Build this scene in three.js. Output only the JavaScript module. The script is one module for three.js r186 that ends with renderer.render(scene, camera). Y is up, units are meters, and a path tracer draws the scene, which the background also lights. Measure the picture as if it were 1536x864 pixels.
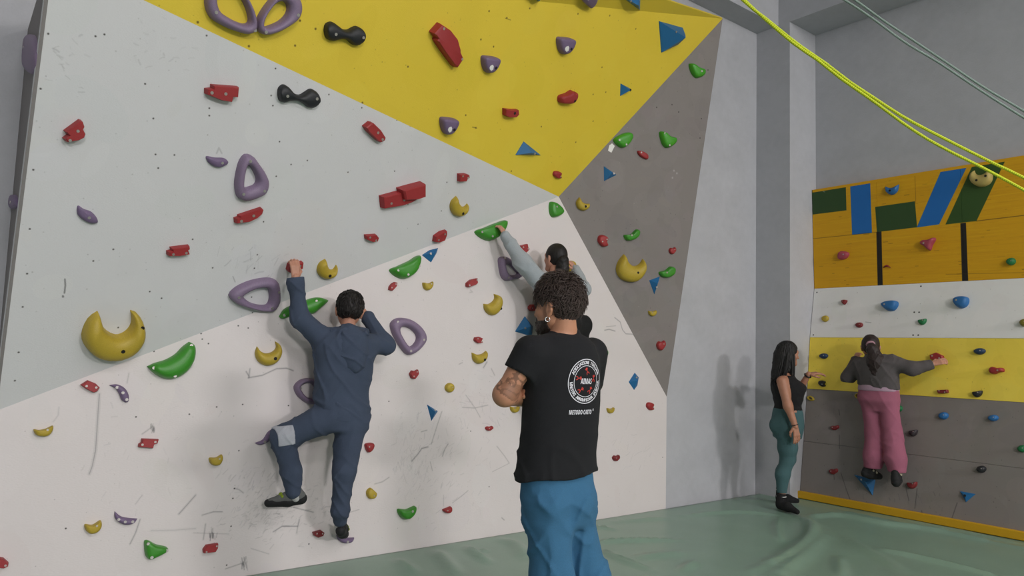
import * as THREE from 'three';
import { mergeGeometries, mergeVertices, toCreasedNormals } from 'three/addons/utils/BufferGeometryUtils.js';
import { RoundedBoxGeometry } from 'three/addons/geometries/RoundedBoxGeometry.js';
import { RectAreaLightUniformsLib } from 'three/addons/lights/RectAreaLightUniformsLib.js';
import { ImprovedNoise } from 'three/addons/math/ImprovedNoise.js';

// ---------- camera, exposure, lights ----------
const scene = new THREE.Scene();
scene.background = new THREE.Color(0x000000);
const V3 = (x, y, z) => new THREE.Vector3(x, y, z);
const FOCAL = 1102, EYE = V3(0, 1.45, 0);
// world axes seen from the camera, from the vanishing points of the two walls
const AX = V3(1420, -141, -1102).normalize();
const AZ = V3(862, 68, 1102).normalize(); AZ.addScaledVector(AX, -AX.dot(AZ)).normalize();
const AY = V3().crossVectors(AZ, AX);
const camera = new THREE.PerspectiveCamera(2 * Math.atan(432 / FOCAL) * 180 / Math.PI, 1536 / 864, 0.05, 60);
camera.position.copy(EYE);
camera.quaternion.setFromRotationMatrix(new THREE.Matrix4().makeBasis(V3(AX.x, AY.x, AZ.x), V3(AX.y, AY.y, AZ.y), V3(AX.z, AY.z, AZ.z)));
camera.updateMatrixWorld();
const renderer = new THREE.WebGLRenderer({ antialias: true });
renderer.toneMapping = THREE.LinearToneMapping;
renderer.toneMappingExposure = 0.475;
renderer.shadowMap.enabled = true;
RectAreaLightUniformsLib.init();
const HALL = { x0: -9, x1: 7.72, z0: -4.8, z1: 16, top: 6.4 };
const FLOOD_RADIANCE = 400, PANEL_RADIANCE = 74;
const FLOODS = [['left', -3.0, 5.4, 13.6], ['right', 6.1, 5.4, 14.4]];
const PANELS = [[0.5, 3], [5, 3], [0.5, 7.5], [5, 7.5], [-4, 12], [5, 12]];

// ---------- helpers ----------
function dirOf(px, py) { const a = (px - 768) / FOCAL, b = (432 - py) / FOCAL; return V3(AX.x * a + AX.y * b - AX.z, AY.x * a + AY.y * b - AY.z, AZ.x * a + AZ.y * b - AZ.z); }
const J = (px, py, t) => dirOf(px, py).multiplyScalar(t).add(EYE);
function onPlane(px, py, n, d) { const r = dirOf(px, py); return J(px, py, (d - EYE.dot(n)) / r.dot(n)); }
const UX = V3(1, 0, 0), UY = V3(0, 1, 0), UZ = V3(0, 0, 1);
let seed = 12345;
const rnd = () => { seed = (seed * 1664525 + 1013904223) >>> 0; return seed / 4294967296; };
const rr = (a, b) => a + (b - a) * rnd();
const perlin = new ImprovedNoise();
const noise = (x, y, z) => perlin.noise(x + 31.7, y + 17.3, z + 47.9);
const used = {};
function numbered(n) { used[n] = (used[n] ?? -1) + 1; return used[n] ? `${n}_${String(used[n]).padStart(3, '0')}` : n; }
function shade(o) { o.traverse(c => { if (c.isMesh) { c.castShadow = true; c.receiveShadow = true; } }); return o; }
function thing(name, label, category, group) { const g = new THREE.Group(); g.name = numbered(name); g.userData = { label, category }; if (group) g.userData.group = group; scene.add(g); return g; }
function part(name, geo, mat, parent, label) { const m = new THREE.Mesh(geo, mat); m.name = name; m.castShadow = m.receiveShadow = true; parent.add(m); if (label) m.userData.label = label; return m; }
function struct(name, geo, mat, label) { const m = new THREE.Mesh(geo, mat); m.name = name; m.userData = { kind: 'structure', label, category: name.split('_')[0] }; m.castShadow = m.receiveShadow = true; scene.add(m); return m; }
function box(x0, x1, y0, y1, z0, z1) { const g = new THREE.BoxGeometry(x1 - x0, y1 - y0, z1 - z0); g.translate((x0 + x1) / 2, (y0 + y1) / 2, (z0 + z1) / 2); metreUV(g); return g; }
function metreUV(g) { const p = g.attributes.position, n = g.attributes.normal, u = new Float32Array(p.count * 2); for (let i = 0; i < p.count; i++) { const ax = Math.abs(n.getX(i)), ay = Math.abs(n.getY(i)), az = Math.abs(n.getZ(i)); if (ay >= ax && ay >= az) { u[2 * i] = p.getX(i); u[2 * i + 1] = p.getZ(i); } else if (ax >= az) { u[2 * i] = p.getZ(i); u[2 * i + 1] = p.getY(i); } else { u[2 * i] = p.getX(i); u[2 * i + 1] = p.getY(i); } } g.setAttribute('uv', new THREE.BufferAttribute(u, 2)); return g; }
function canvasTex(w, h, draw, srgb = true) { const c = document.createElement('canvas'); c.width = w; c.height = h; const g = c.getContext('2d'); draw(g, w, h); const t = new THREE.CanvasTexture(c); if (srgb) t.colorSpace = THREE.SRGBColorSpace; t.anisotropy = 8; return t; }
// tileable-looking grain: values around 1, as grey bytes
function grainTex(n, freq, lo, hi, fine = 0.35, repeat = 1, srgb = false, sx = 1, sy = 1) {
  const d = new Uint8Array(n * n * 4);
  for (let y = 0; y < n; y++) for (let x = 0; x < n; x++) {
    const wrap = (k, f) => { const u = x / n, v = y / n, a = noise(u * f * sx, v * f * sy, k), b = noise((u - 1) * f * sx, v * f * sy, k), c = noise(u * f * sx, (v - 1) * f * sy, k), e = noise((u - 1) * f * sx, (v - 1) * f * sy, k); return (a * (1 - u) + b * u) * (1 - v) + (c * (1 - u) + e * u) * v; };
    let q = 0.5 + 0.5 * (wrap(1, freq) * (1 - fine) + wrap(5, freq * 4) * fine * 1.6) + (rnd() - 0.5) * fine * 0.5;
    q = Math.min(1, Math.max(0, q)); const b = Math.round(255 * (lo + (hi - lo) * q)), i = 4 * (y * n + x); d[i] = d[i + 1] = d[i + 2] = b; d[i + 3] = 255;
  }
  const t = new THREE.DataTexture(d, n, n); t.wrapS = t.wrapT = THREE.RepeatWrapping; t.magFilter = THREE.LinearFilter; t.minFilter = THREE.LinearMipmapLinearFilter; t.generateMipmaps = true; t.repeat.set(repeat, repeat); if (srgb) t.colorSpace = THREE.SRGBColorSpace; t.needsUpdate = true; return t;
}
const TEX = {
  plaster: grainTex(256, 6, 0.90, 1, 0.3, 0.6, true), plasterBump: grainTex(256, 10, 0, 1, 0.6, 1.4),
  grit: grainTex(128, 12, 0.82, 1, 0.7, 9, true), gritBump: grainTex(128, 14, 0, 1, 0.8, 9),
  cloth: grainTex(256, 24, 0.80, 1, 0.8, 5, true), clothBump: grainTex(128, 30, 0, 1, 0.9, 14),
  mat: grainTex(256, 7, 0.88, 1, 0.2, 0.35, true), matBump: grainTex(128, 10, 0, 1, 0.8, 3),
  strand: grainTex(256, 5, 0.45, 1, 0.5, 6, true, 12, 1),
};
const std = (color, roughness, o = {}) => new THREE.MeshStandardMaterial({ color, roughness, metalness: 0, ...o });

// ---------- large structure: hall ----------
const M = {};
M.wall = std(0xbdbec3, 0.85, { map: TEX.plaster, bumpMap: TEX.plasterBump, bumpScale: 0.0012 });
M.concrete = std(0x77777a, 0.9, { map: TEX.plaster });
const H = HALL, Z0 = -4.748;
struct('floor', box(H.x0, H.x1, -0.3, -0.06, H.z0, H.z1), M.concrete, 'grey concrete floor slab under the green mat');
struct('wall_back', box(H.x0 - .3, H.x1 + .3, -0.3, H.top + .3, H.z0 - .3, H.z0), M.wall, 'pale bluish white painted wall behind the climbing panels');
struct('wall_right', box(H.x1, H.x1 + .3, -0.3, H.top + .3, H.z0, H.z1), M.wall, 'pale bluish painted side wall above the bouldering panels');
struct('wall_left', box(H.x0 - .3, H.x0, -0.3, H.top + .3, H.z0, H.z1), M.wall, 'pale painted hall wall on the far side');
struct('wall_front', box(H.x0 - .3, H.x1 + .3, -0.3, H.top + .3, H.z1, H.z1 + .3), M.wall, 'pale painted hall wall behind the viewer');
struct('ceiling', box(H.x0 - .3, H.x1 + .3, H.top, H.top + .3, H.z0 - .3, H.z1 + .3), M.wall, 'painted hall ceiling');
struct('trim_1', box(7.19, H.x1, -0.06, H.top, H.z0, -4.38), M.wall, 'square corner pillar painted pale bluish grey').name = 'corner_pillar'; scene.children.at(-1).userData.category = 'pillar';
struct('trim_2', box(H.x0, 7.19, 5.2, H.top, H.z0, -4.52), M.wall, 'painted ceiling beam along the back wall').name = 'ceiling_beam'; scene.children.at(-1).userData.category = 'beam';
struct('trim_3', box(7.19, H.x1, 5.2, H.top, -4.38, H.z1), M.wall, 'painted ceiling beam along the side wall').name = 'ceiling_beam_001'; scene.children.at(-1).userData.category = 'beam';

function lampPanel(name, label, pos, target, w, h, L, group) {
  const g = thing(name, label, 'lamp', group); g.position.copy(pos); g.lookAt(target);
  part('housing', new RoundedBoxGeometry(w + .08, h + .08, .1, 2, .02).translate(0, 0, -.06), std(0x3a3d40, .5), g);
  part('lamp_lens', new RoundedBoxGeometry(w, h, .02, 2, .008).translate(0, 0, 0), new THREE.MeshStandardMaterial({ color: 0xffffff, emissive: 0xfffbf9, emissiveIntensity: 3 }), g);
  const top = (H.top - pos.y) - .02;
  const l = new THREE.RectAreaLight(0xfffbf9, L, w, h); l.position.set(0, 0, .03); l.rotation.y = Math.PI; g.add(l);
  if (top > .15) { const b = part('bracket', new THREE.CylinderGeometry(.02, .02, top, 10).translate(0, top / 2, 0), std(0x3a3d40, .5), g); b.quaternion.copy(g.quaternion.clone().invert()); b.position.set(0, 0, -.06); }
  return g;
}
for (const [side, x, y, z] of FLOODS) lampPanel('floodlight', side === 'left' ? 'wide floodlight hung from the ceiling at the middle of the hall end' : 'wide floodlight hung from the ceiling beside the wall of the bouldering panels', V3(x, y, z), V3(3.5, 1.8, Z0), 1.6, .7, FLOOD_RADIANCE, 'hall floodlights');
for (const [x, z] of PANELS) lampPanel('ceiling_light', 'flat rectangular light panel on the hall ceiling', V3(x, H.top - .12, z), V3(x, 0, z - .001), 1.5, .7, PANEL_RADIANCE, 'ceiling light panels');

// ---------- climbing wall: planes ----------
class Panel {
  constructor(pts, up) { // pts: outline, 3D, the first three fix the plane
    this.o = pts[0].clone();
    this.n = V3().crossVectors(pts[1].clone().sub(pts[0]), pts[2].clone().sub(pts[0])).normalize();
    if (this.n.dot(EYE.clone().sub(this.o)) < 0) this.n.negate();
    this.v = (up || UY).clone().addScaledVector(this.n, -(up || UY).dot(this.n)).normalize();
    this.u = V3().crossVectors(this.v, this.n).normalize();
    this.d = this.o.dot(this.n); this.pts = pts;
    this.q = new THREE.Quaternion().setFromRotationMatrix(new THREE.Matrix4().makeBasis(this.u, this.v, this.n));
    this.uv = pts.map(p => this.flat(p));
    this.min = new THREE.Vector2(Math.min(...this.uv.map(p => p.x)), Math.min(...this.uv.map(p => p.y)));
    this.max = new THREE.Vector2(Math.max(...this.uv.map(p => p.x)), Math.max(...this.uv.map(p => p.y)));
  }
  flat(p) { const q = p.clone().sub(this.o); return new THREE.Vector2(q.dot(this.u), q.dot(this.v)); }
  hit(px, py) { return onPlane(px, py, this.n, this.d); }
  px(px, py) { return this.flat(this.hit(px, py)); }
  world(u, v, n = 0) { return this.o.clone().addScaledVector(this.u, u).addScaledVector(this.v, v).addScaledVector(this.n, n); }
  geometry(thick = .02, uv = this.uv) {
    const g = new THREE.ExtrudeGeometry(new THREE.Shape(uv), { depth: thick, bevelEnabled: false }); g.translate(0, 0, -thick);
    const p = g.attributes.position, t = new Float32Array(p.count * 2);
    for (let i = 0; i < p.count; i++) { t[2 * i] = (p.getX(i) - this.min.x) / (this.max.x - this.min.x); t[2 * i + 1] = (p.getY(i) - this.min.y) / (this.max.y - this.min.y); }
    g.setAttribute('uv', new THREE.BufferAttribute(t, 2)); g.applyQuaternion(this.q); g.translate(this.o.x, this.o.y, this.o.z); return g;
  }
  // a painted surface: draw(ctx, at) with at(px, py) giving canvas coordinates of a point of the panel
  paint(base, ppm, draw) {
    const w = Math.min(2048, Math.round((this.max.x - this.min.x) * ppm)), h = Math.min(2048, Math.round((this.max.y - this.min.y) * ppm));
    const toC = q => [(q.x - this.min.x) / (this.max.x - this.min.x) * w, (1 - (q.y - this.min.y) / (this.max.y - this.min.y)) * h];
    return canvasTex(w, h, c => { c.fillStyle = base; c.fillRect(0, 0, w, h); draw(c, (x, y) => toC(this.px(x, y)), w, h, ppm); });
  }
}
const mixP = (a, b, t) => a.clone().lerp(b, t);
const onD = (px, py) => onPlane(px, py, UZ, Z0);
const VTX = onD(838, 295), RGT = onD(1000, 595), LFT = onD(-10, 618);
const TIP = onPlane(1084, 28, UX, RGT.x);
// the white panel leans out: its side edge stays in one vertical plane
const LEDGE = V3(LFT.x, 3.1, Z0 + .455 * (3.1 - LFT.y));
const pA0 = new Panel([LFT, VTX, LEDGE]);
const AB = pA0.hit(215, 0);
const CORN = VTX.clone().add(AB.clone().sub(VTX).multiplyScalar((LFT.x - VTX.x) / (AB.x - VTX.x)));
const pA = new Panel([LFT, VTX, CORN]);
const pB = new Panel([VTX, TIP, CORN]);
const pC = new Panel([VTX, RGT, TIP]);
const pD = new Panel([V3(LFT.x, -.06, Z0), V3(RGT.x + .01, -.06, Z0), RGT, VTX, LFT]);
const pF0 = new Panel([TIP, CORN, CORN.clone().add(V3(0, .5, .866))]);
const TOP2 = pF0.hit(1000, 0), FTOP = TIP.clone().add(TOP2.clone().sub(TIP).multiplyScalar(3.5));
const pF = new Panel([TIP, CORN, FTOP]);
const pG = new Panel([LFT.clone(), V3(LFT.x, LFT.y, H.z0), V3(LFT.x, CORN.y, H.z0), CORN], UY);
// ---------- climbing wall: meshes and paint ----------
const K = (ox, oy, s, pts) => pts.map(([x, y]) => [ox + x / s, oy + y / s]);
const K1 = p => K(0, 0, 3, p), K2 = p => K(512, 0, 3, p), K3 = p => K(1024, 0, 3, p), K4 = p => K(0, 288, 3, p), K5 = p => K(512, 288, 3, p), K6 = p => K(1024, 288, 3, p), K7 = p => K(0, 576, 3, p), K8 = p => K(512, 576, 3, p), K9 = p => K(1024, 576, 3, p), KU = p => K(1200, 220, 3.929, p);
function stroke(c, at, pts, width, style) { c.strokeStyle = style; c.lineWidth = width; c.lineCap = 'round'; c.lineJoin = 'round'; c.beginPath(); pts.forEach(([x, y], i) => { const [a, b] = at(x, y); i ? c.lineTo(a, b) : c.moveTo(a, b); }); c.stroke(); }
function specks(c, w, h, n, size, style) { for (let i = 0; i < n; i++) { c.fillStyle = style(i); const s = rr(size[0], size[1]); c.beginPath(); c.arc(rnd() * w, rnd() * h, s, 0, 7); c.fill(); } }
function mottle(c, w, h, n, tones, a) { for (let i = 0; i < n; i++) { c.fillStyle = `rgba(${tones[i % tones.length]},${a * rr(.4, 1)})`; const r = rr(10, 70); c.beginPath(); c.ellipse(rnd() * w, rnd() * h, r, r * rr(.3, 1), rnd() * 3, 0, 7); c.fill(); } }
function dots(c, at, pts, r, style) { c.fillStyle = style; for (const [x, y] of pts) { const [a, b] = at(x, y); c.beginPath(); c.arc(a, b, r, 0, 7); c.fill(); } }
const NUT = 'rgba(45,42,40,.85)';
const bump = (o = {}) => ({ bumpMap: TEX.gritBump, bumpScale: .0006, ...o });
function scuff(c, at, cx, cy, sx, sy, n, ang, spread, len, alpha) { for (let i = 0; i < n; i++) { const x = cx + (rnd() + rnd() - 1) * sx, y = cy + (rnd() + rnd() - 1) * sy, a = ang + (rnd() - .5) * spread, l = rr(len * .3, len); stroke(c, at, [[x, y], [x + Math.cos(a) * l * .5, y + Math.sin(a) * l * .5 + rr(-1, 1)], [x + Math.cos(a) * l, y + Math.sin(a) * l]], rr(.8, 3.2), `rgba(70,70,72,${alpha * rr(.3, 1)})`); } }

const texD = pD.paint('#d9d2d1', 378, (c, at, w, h) => {
  mottle(c, w, h, 260, ['224,219,218', '209,202,201', '216,210,208'], .22);
  specks(c, w, h, 700, [.5, 1.2], () => `rgba(90,88,86,${rr(.1, .4)})`);
  const L = [[K7([[447, 45], [440, 150], [430, 300], [415, 370], [402, 405]]), 3, .5], [K7([[880, 500], [845, 540], [805, 585]]), 2.5, .6], [K7([[630, 610], [610, 670], [585, 720]]), 2, .6], [K7([[910, 590], [960, 575], [1000, 575]]), 2, .6], [K7([[1230, 665], [1270, 640], [1340, 640], [1347, 610]]), 2, .7], [K7([[1340, 640], [1335, 670]]), 2, .5], [K7([[925, 630], [915, 700]]), 2, .5], [K7([[1320, 555], [1410, 577]]), 2, .6], [K7([[1055, 470], [1075, 475], [1095, 490]]), 2, .5], [K7([[870, 670], [1030, 675]]), 1.6, .3], [K7([[680, 660], [780, 658], [880, 650]]), 3, .2], [K7([[640, 225], [690, 190]]), 2, .4], [K7([[1015, 832], [1085, 808]]), 2, .5], [K7([[1130, 740], [1210, 765]]), 1.6, .35], [K7([[610, 540], [640, 500]]), 2, .25], [K7([[240, 170], [262, 140], [265, 105]]), 2, .2],
    [K8([[317, 347], [345, 315], [362, 290], [390, 283]]), 2.6, .75], [K8([[405, 270], [430, 190], [452, 125]]), 2, .5], [K8([[455, 325], [465, 295], [480, 270]]), 2.4, .55], [K8([[545, 105], [600, 108], [660, 95]]), 2, .4], [K8([[560, 50], [600, 105], [625, 150]]), 2, .35], [K8([[700, 280], [735, 325], [755, 355]]), 2, .4], [K8([[680, 395], [755, 357]]), 1.6, .35], [K8([[150, 450], [185, 440], [215, 420]]), 2, .5], [K8([[500, 535], [540, 505], [570, 480]]), 1.8, .4], [K8([[30, 580], [80, 565]]), 1.6, .4], [K8([[400, 350], [410, 390]]), 1.8, .4], [K8([[360, 215], [385, 208]]), 2, .5], [K8([[460, 500], [460, 550]]), 1.6, .3], [K8([[722, 602], [733, 612]]), 2, .6],
    [K4([[1108, 808], [1122, 832], [1118, 836], [1180, 825], [1245, 795], [1290, 793], [1320, 804]]), 2, .75], [K4([[1125, 795], [1119, 836]]), 2.2, .6], [K4([[580, 815], [572, 860]]), 2, .3],
    [K5([[1230, 565], [1255, 585], [1265, 620], [1280, 638], [1312, 640], [1332, 668]]), 2.2, .7], [K5([[1185, 622], [1205, 618], [1232, 626]]), 2.2, .8], [K5([[1192, 606], [1235, 602]]), 1.6, .5], [K5([[640, 790], [655, 765]]), 3, .6], [K5([[675, 795], [690, 825]]), 2.4, .4], [K5([[580, 440], [590, 450], [578, 452]]), 2.4, .3], [K5([[530, 775], [545, 768]]), 2, .4]];
  for (const [p, wd, a] of L) { stroke(c, at, p, wd * .62, `rgba(60,60,64,${a * .6})`); stroke(c, at, p, wd * 2.6, `rgba(90,90,92,${a * .18})`); }
  scuff(c, at, 420, 770, 110, 60, 260, -.5, 1.4, 9, .13); scuff(c, at, 375, 740, 60, 60, 60, -1.0, .6, 12, .12);
  scuff(c, at, 660, 690, 95, 110, 200, -1.0, 1.4, 10, .10); scuff(c, at, 615, 700, 28, 60, 120, -1.4, 1.2, 14, .07); scuff(c, at, 740, 600, 90, 60, 70, .9, 1.6, 12, .09);
  scuff(c, at, 950, 670, 40, 40, 20, -.7, 1.6, 14, .12); scuff(c, at, 230, 690, 160, 120, 40, -1, 2, 10, .08);
  scuff(c, at, 229, 646, 5, 6, 14, -1.4, .5, 10, .35); scuff(c, at, 318, 806, 7, 7, 22, -1.5, .4, 10, .45); scuff(c, at, 365, 840, 6, 9, 18, 1.4, .5, 12, .35);
  dots(c, at, [...K7([[612, 148], [852, 136], [975, 103], [1092, 92], [1298, 97], [1075, 300], [1055, 470], [1048, 515], [1040, 640], [1020, 815], [296, 650], [13, 102], [1390, 720]]), ...K4([[910, 662], [905, 637], [1072, 602], [1117, 612], [693, 717], [938, 682]]), ...K8([[214, 78], [582, 212], [665, 462], [1446, 330]])], 1.7, NUT);
});
const texA = pA.paint('#d0d0d1', 330, (c, at, w, h) => {
  mottle(c, w, h, 260, ['216,216,217', '201,203,203', '209,208,208'], .2);
  specks(c, w, h, 380, [.5, 1.2], () => `rgba(90,88,86,${rr(.1, .35)})`);
  stroke(c, at, K4([[292, 392], [294, 420], [290, 455]]), 2.4, 'rgba(60,60,60,.55)'); stroke(c, at, K4([[283, 468], [284, 472]]), 3, 'rgba(60,60,60,.6)');
  stroke(c, at, K4([[1048, 380], [1058, 405]]), 2, 'rgba(60,60,60,.25)'); stroke(c, at, K1([[975, 690], [985, 665], [998, 690]]), 3, 'rgba(60,60,60,.16)');
  scuff(c, at, 85, 90, 60, 60, 26, .4, 2, 12, .14); scuff(c, at, 380, 395, 60, 30, 26, -.8, 1.6, 16, .14); scuff(c, at, 240, 80, 60, 60, 20, .4, 2, 10, .1);
  dots(c, at, [...K1([[217, 152], [183, 399], [150, 764], [430, 163], [470, 155], [653, 377], [690, 533], [942, 487], [942, 520], [1228, 475], [1258, 637], [1243, 793], [1220, 430], [1310, 740], [1383, 722], [700, 695], [785, 697], [712, 756], [1240, 308], [930, 160], [1480, 425], [1308, 303]]), ...K4([[134, 166], [122, 367], [102, 517], [67, 849], [84, 721], [1186, 134], [867, 213], [1145, 343], [510, 258], [1158, 282], [957, 341], [532, 610], [1136, 543], [1132, 473], [420, 310], [727, 478], [674, 448]]), ...K5([[450, 85], [345, 145], [300, 55]]), ...K2([[92, 485], [250, 540], [310, 567], [240, 770], [475, 820], [30, 775]])], 1.5, NUT);
});
const texB = pB.paint('#dec338', 300, (c, at, w, h) => {
  mottle(c, w, h, 240, ['228,204,68', '214,188,46', '221,195,60'], .22);
  specks(c, w, h, 420, [.5, 1.2], () => `rgba(90,70,20,${rr(.15, .5)})`);
  dots(c, at, [...K2([[745, 80], [848, 38], [628, 178], [665, 50], [1133, 425], [1133, 545], [560, 518], [605, 575], [95, 462], [685, 210], [1173, 303], [1325, 130], [1208, 70], [1065, 62], [1190, 415], [765, 770], [1055, 640], [900, 570], [300, 300]]), ...K1([[1120, 208], [1328, 205], [890, 100], [1350, 93], [1420, 130]])], 2, 'rgba(70,50,10,.7)');
  stroke(c, at, K2([[590, 572], [610, 577]]), 2, 'rgba(60,45,10,.5)'); stroke(c, at, K2([[738, 82], [762, 90]]), 2, 'rgba(60,45,10,.4)');
});
const texC = pC.paint('#7f7976', 420, (c, at, w, h) => {
  mottle(c, w, h, 260, ['138,131,128', '115,109,107', '131,126,124'], .25);
  specks(c, w, h, 380, [.6, 1.6], i => i % 4 ? `rgba(50,48,46,${rr(.2, .5)})` : `rgba(190,186,182,${rr(.2, .5)})`);
  dots(c, at, [[1008, 157], [1018, 168], [1052, 178], [985, 161], [1050, 207], [1062, 105]], 2.6, 'rgba(40,36,34,.8)'); dots(c, at, K2([[1497, 768], [1510, 780], [1490, 800]]), 4, 'rgba(200,198,196,.4)');
});
M.pA = std(0xffffff, .62, bump({ map: texA })); M.pB = std(0xffffff, .6, bump({ map: texB })); M.pC = std(0xffffff, .7, bump({ map: texC })); M.pD = std(0xffffff, .6, bump({ map: texD }));
M.pF = std(0xdec338, .6, bump()); M.pG = std(0x7e7a78, .7, bump());
const climb = thing('climbing_wall', 'tall faceted climbing wall of white, yellow and grey panels', 'climbing wall');
part('panel', pD.geometry(), M.pD, climb, 'lower white panel with dark shoe scuffs');
part('panel', pA.geometry(), M.pA, climb, 'upper white panel leaning outward');
part('panel', pB.geometry(), M.pB, climb, 'yellow overhanging triangular panel');
part('panel', pC.geometry(), M.pC, climb, 'grey triangular side panel');
part('panel', pF.geometry(), M.pF, climb, 'yellow sloping top panel');
part('panel', pG.geometry(.015), M.pG, climb, 'grey end panel');
// closed plywood flank between the grey panel and the wall behind
{ const q = [RGT, TIP, V3(RGT.x, TIP.y, H.z0), V3(RGT.x, RGT.y, H.z0)].map(p => p.clone().add(V3(-.022, 0, -.012))); const g = new THREE.BufferGeometry(); const P = [0, 1, 2, 0, 2, 3].flatMap(i => q[i].toArray()); g.setAttribute('position', new THREE.Float32BufferAttribute(P, 3)); g.setAttribute('uv', new THREE.Float32BufferAttribute(new Array(12).fill(0), 2)); g.computeVertexNormals(); part('end_board', g, std(0xb8b4ae, .7, { side: THREE.DoubleSide }), climb, 'plywood end board behind the grey panel'); }

// bouldering wall on the side wall
const ZE = -4.375, ZN = 1.2;
const edge = (px, py) => onPlane(px, py, UZ, ZE);
const prof = [edge(1200, 747), edge(1211, 583), edge(1215, 506), edge(1221.5, 433), edge(1218, 285)]; prof[0].y = .06;
prof.forEach(p => { p.x = Math.min(p.x, H.x1 - .03); });
const band = i => new Panel([prof[i].clone(), V3(prof[i].x, prof[i].y, ZN), V3(prof[i + 1].x, prof[i + 1].y, ZN), prof[i + 1].clone()]);
const pL = band(0), pY = band(1), pW = band(2), pU = band(3);
const texL = pL.paint('#827b77', 340, (c, at, w, h) => {
  mottle(c, w, h, 220, ['142,135,131', '121,115,112', '134,128,124'], .25); specks(c, w, h, 300, [.5, 1.4], () => `rgba(40,38,36,${rr(.2, .5)})`);
  for (const p of [[[705, 230], [706, 290]], [[712, 400], [735, 470], [755, 525]], [[1005, 470], [1018, 525]], [[1055, 470], [1045, 560]], [[1075, 570], [1080, 590]], [[1235, 535], [1210, 610]], [[680, 400], [682, 430]], [[703, 115], [706, 140]]]) stroke(c, at, K9(p), 2.6, 'rgba(40,38,38,.4)');
  scuff(c, at, 1330, 740, 120, 60, 60, 1.4, .8, 10, .3);
});
const texU = pU.paint('#d8a004', 340, (c, at, w, h) => {
  for (let i = 0; i < 1500; i++) { c.fillStyle = i % 3 ? 'rgba(190,135,5,.16)' : 'rgba(240,196,40,.14)'; c.fillRect(rnd() * w, rnd() * h, rr(20, 160), rr(1, 4)); }
  for (let i = 0; i < 150; i++) { c.fillStyle = `rgba(90,60,10,${rr(.15, .5)})`; c.fillRect(rnd() * w, rnd() * h, rr(4, 22), rr(1, 3)); }
  const poly = (p, s) => { c.fillStyle = s; c.beginPath(); KU(p).forEach(([x, y], i) => { const [a, b] = at(x, y); i ? c.lineTo(a, b) : c.moveTo(a, b); }); c.closePath(); c.fill(); };
  poly([[60, 245], [270, 229], [274, 375], [60, 402]], '#2c4a22'); poly([[295, 205], [413, 190], [424, 508], [307, 520]], '#1668b4');
  poly([[443, 355], [677, 322], [690, 475], [453, 503]], '#2c4a22'); poly([[845, 110], [1000, 85], [820, 458], [688, 476]], '#1668b4');
  poly([[1040, 60], [1230, 40], [1040, 438], [857, 459]], '#2f4f1c'); poly([[450, 503], [480, 500], [488, 830], [458, 830]], '#1a1512'); poly([[945, 452], [978, 448], [992, 810], [956, 810]], '#1a1512');
  stroke(c, at, KU([[70, 543], [450, 505]]), 2, 'rgba(90,60,10,.6)'); stroke(c, at, KU([[1040, 438], [1320, 405]]), 2.4, 'rgba(80,55,10,.7)'); stroke(c, at, KU([[677, 170], [682, 330]]), 2, 'rgba(120,80,10,.5)');
  stroke(c, at, KU([[135, 264], [147, 267]]), 2, 'rgba(190,200,190,.7)'); stroke(c, at, KU([[860, 752], [1320, 742]]), 1.6, 'rgba(90,60,10,.4)');
});
const texY = pY.paint('#f6da50', 340, (c, at, w, h) => { mottle(c, w, h, 160, ['240,216,90', '226,200,70'], .25); specks(c, w, h, 200, [.5, 1.3], () => `rgba(90,70,20,${rr(.2, .5)})`); });
const texW = pW.paint('#e8e7e5', 340, (c, at, w, h) => { mottle(c, w, h, 160, ['238,236,234', '224,223,220'], .25); specks(c, w, h, 160, [.5, 1.2], () => `rgba(90,88,86,${rr(.2, .4)})`); dots(c, at, K6([[1042, 541], [1064, 541], [1037, 644], [1060, 644], [604, 452], [588, 643], [1072, 424]]), 2.6, NUT); stroke(c, at, K6([[822, 585], [848, 588]]), 2, 'rgba(90,90,90,.4)'); });
const boul = thing('bouldering_wall', 'low bouldering wall of stacked grey, yellow, white and painted boards', 'climbing wall');
const wide = (p, mat, label, splits) => { // sheets along the wall with a hairline joint
  const xs = [p.min.x, ...splits.map(([x, y]) => p.px(x, y).x).sort((a, b) => a - b), p.max.x];
  for (let i = 0; i + 1 < xs.length; i++) part('board', p.geometry(.018, [[xs[i] + .0008, p.min.y + .001], [xs[i + 1] - .0008, p.min.y + .001], [xs[i + 1] - .0008, p.max.y - .001], [xs[i] + .0008, p.max.y - .001]].map(q => new THREE.Vector2(...q))), mat, boul, label);
};
{ // grey boards: two rows with a joint
  const m = std(0xffffff, .7, bump({ map: texL })); const yj = pL.px(1450, 692).y;
  for (const [a, b] of [[pL.min.y, yj], [yj, pL.max.y]]) part('board', pL.geometry(.018, [[pL.min.x, a + .0012], [pL.max.x, a + .0012], [pL.max.x, b - .0012], [pL.min.x, b - .0012]].map(q => new THREE.Vector2(...q))), m, boul, 'grey painted board');
}
wide(pY, std(0xffffff, .6, bump({ map: texY })), 'yellow painted board', [[1600, 550]]);
wide(pW, std(0xffffff, .62, bump({ map: texW })), 'white painted board', [[1600, 470]]);
wide(pU, std(0xffffff, .65, bump({ map: texU })), 'golden yellow plywood board with green and blue painted bars', [[1318, 390], [1445, 380]]);
part('kerb', (() => { const g = new RoundedBoxGeometry(.05, .075, ZN - ZE + .02, 2, .008); g.translate(prof[0].x - .012, .0375, (ZN + ZE) / 2); return metreUV(g); })(), std(0xe0ac12, .55, bump({ map: TEX.grit })), boul, 'yellow painted kerb along the floor');
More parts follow.
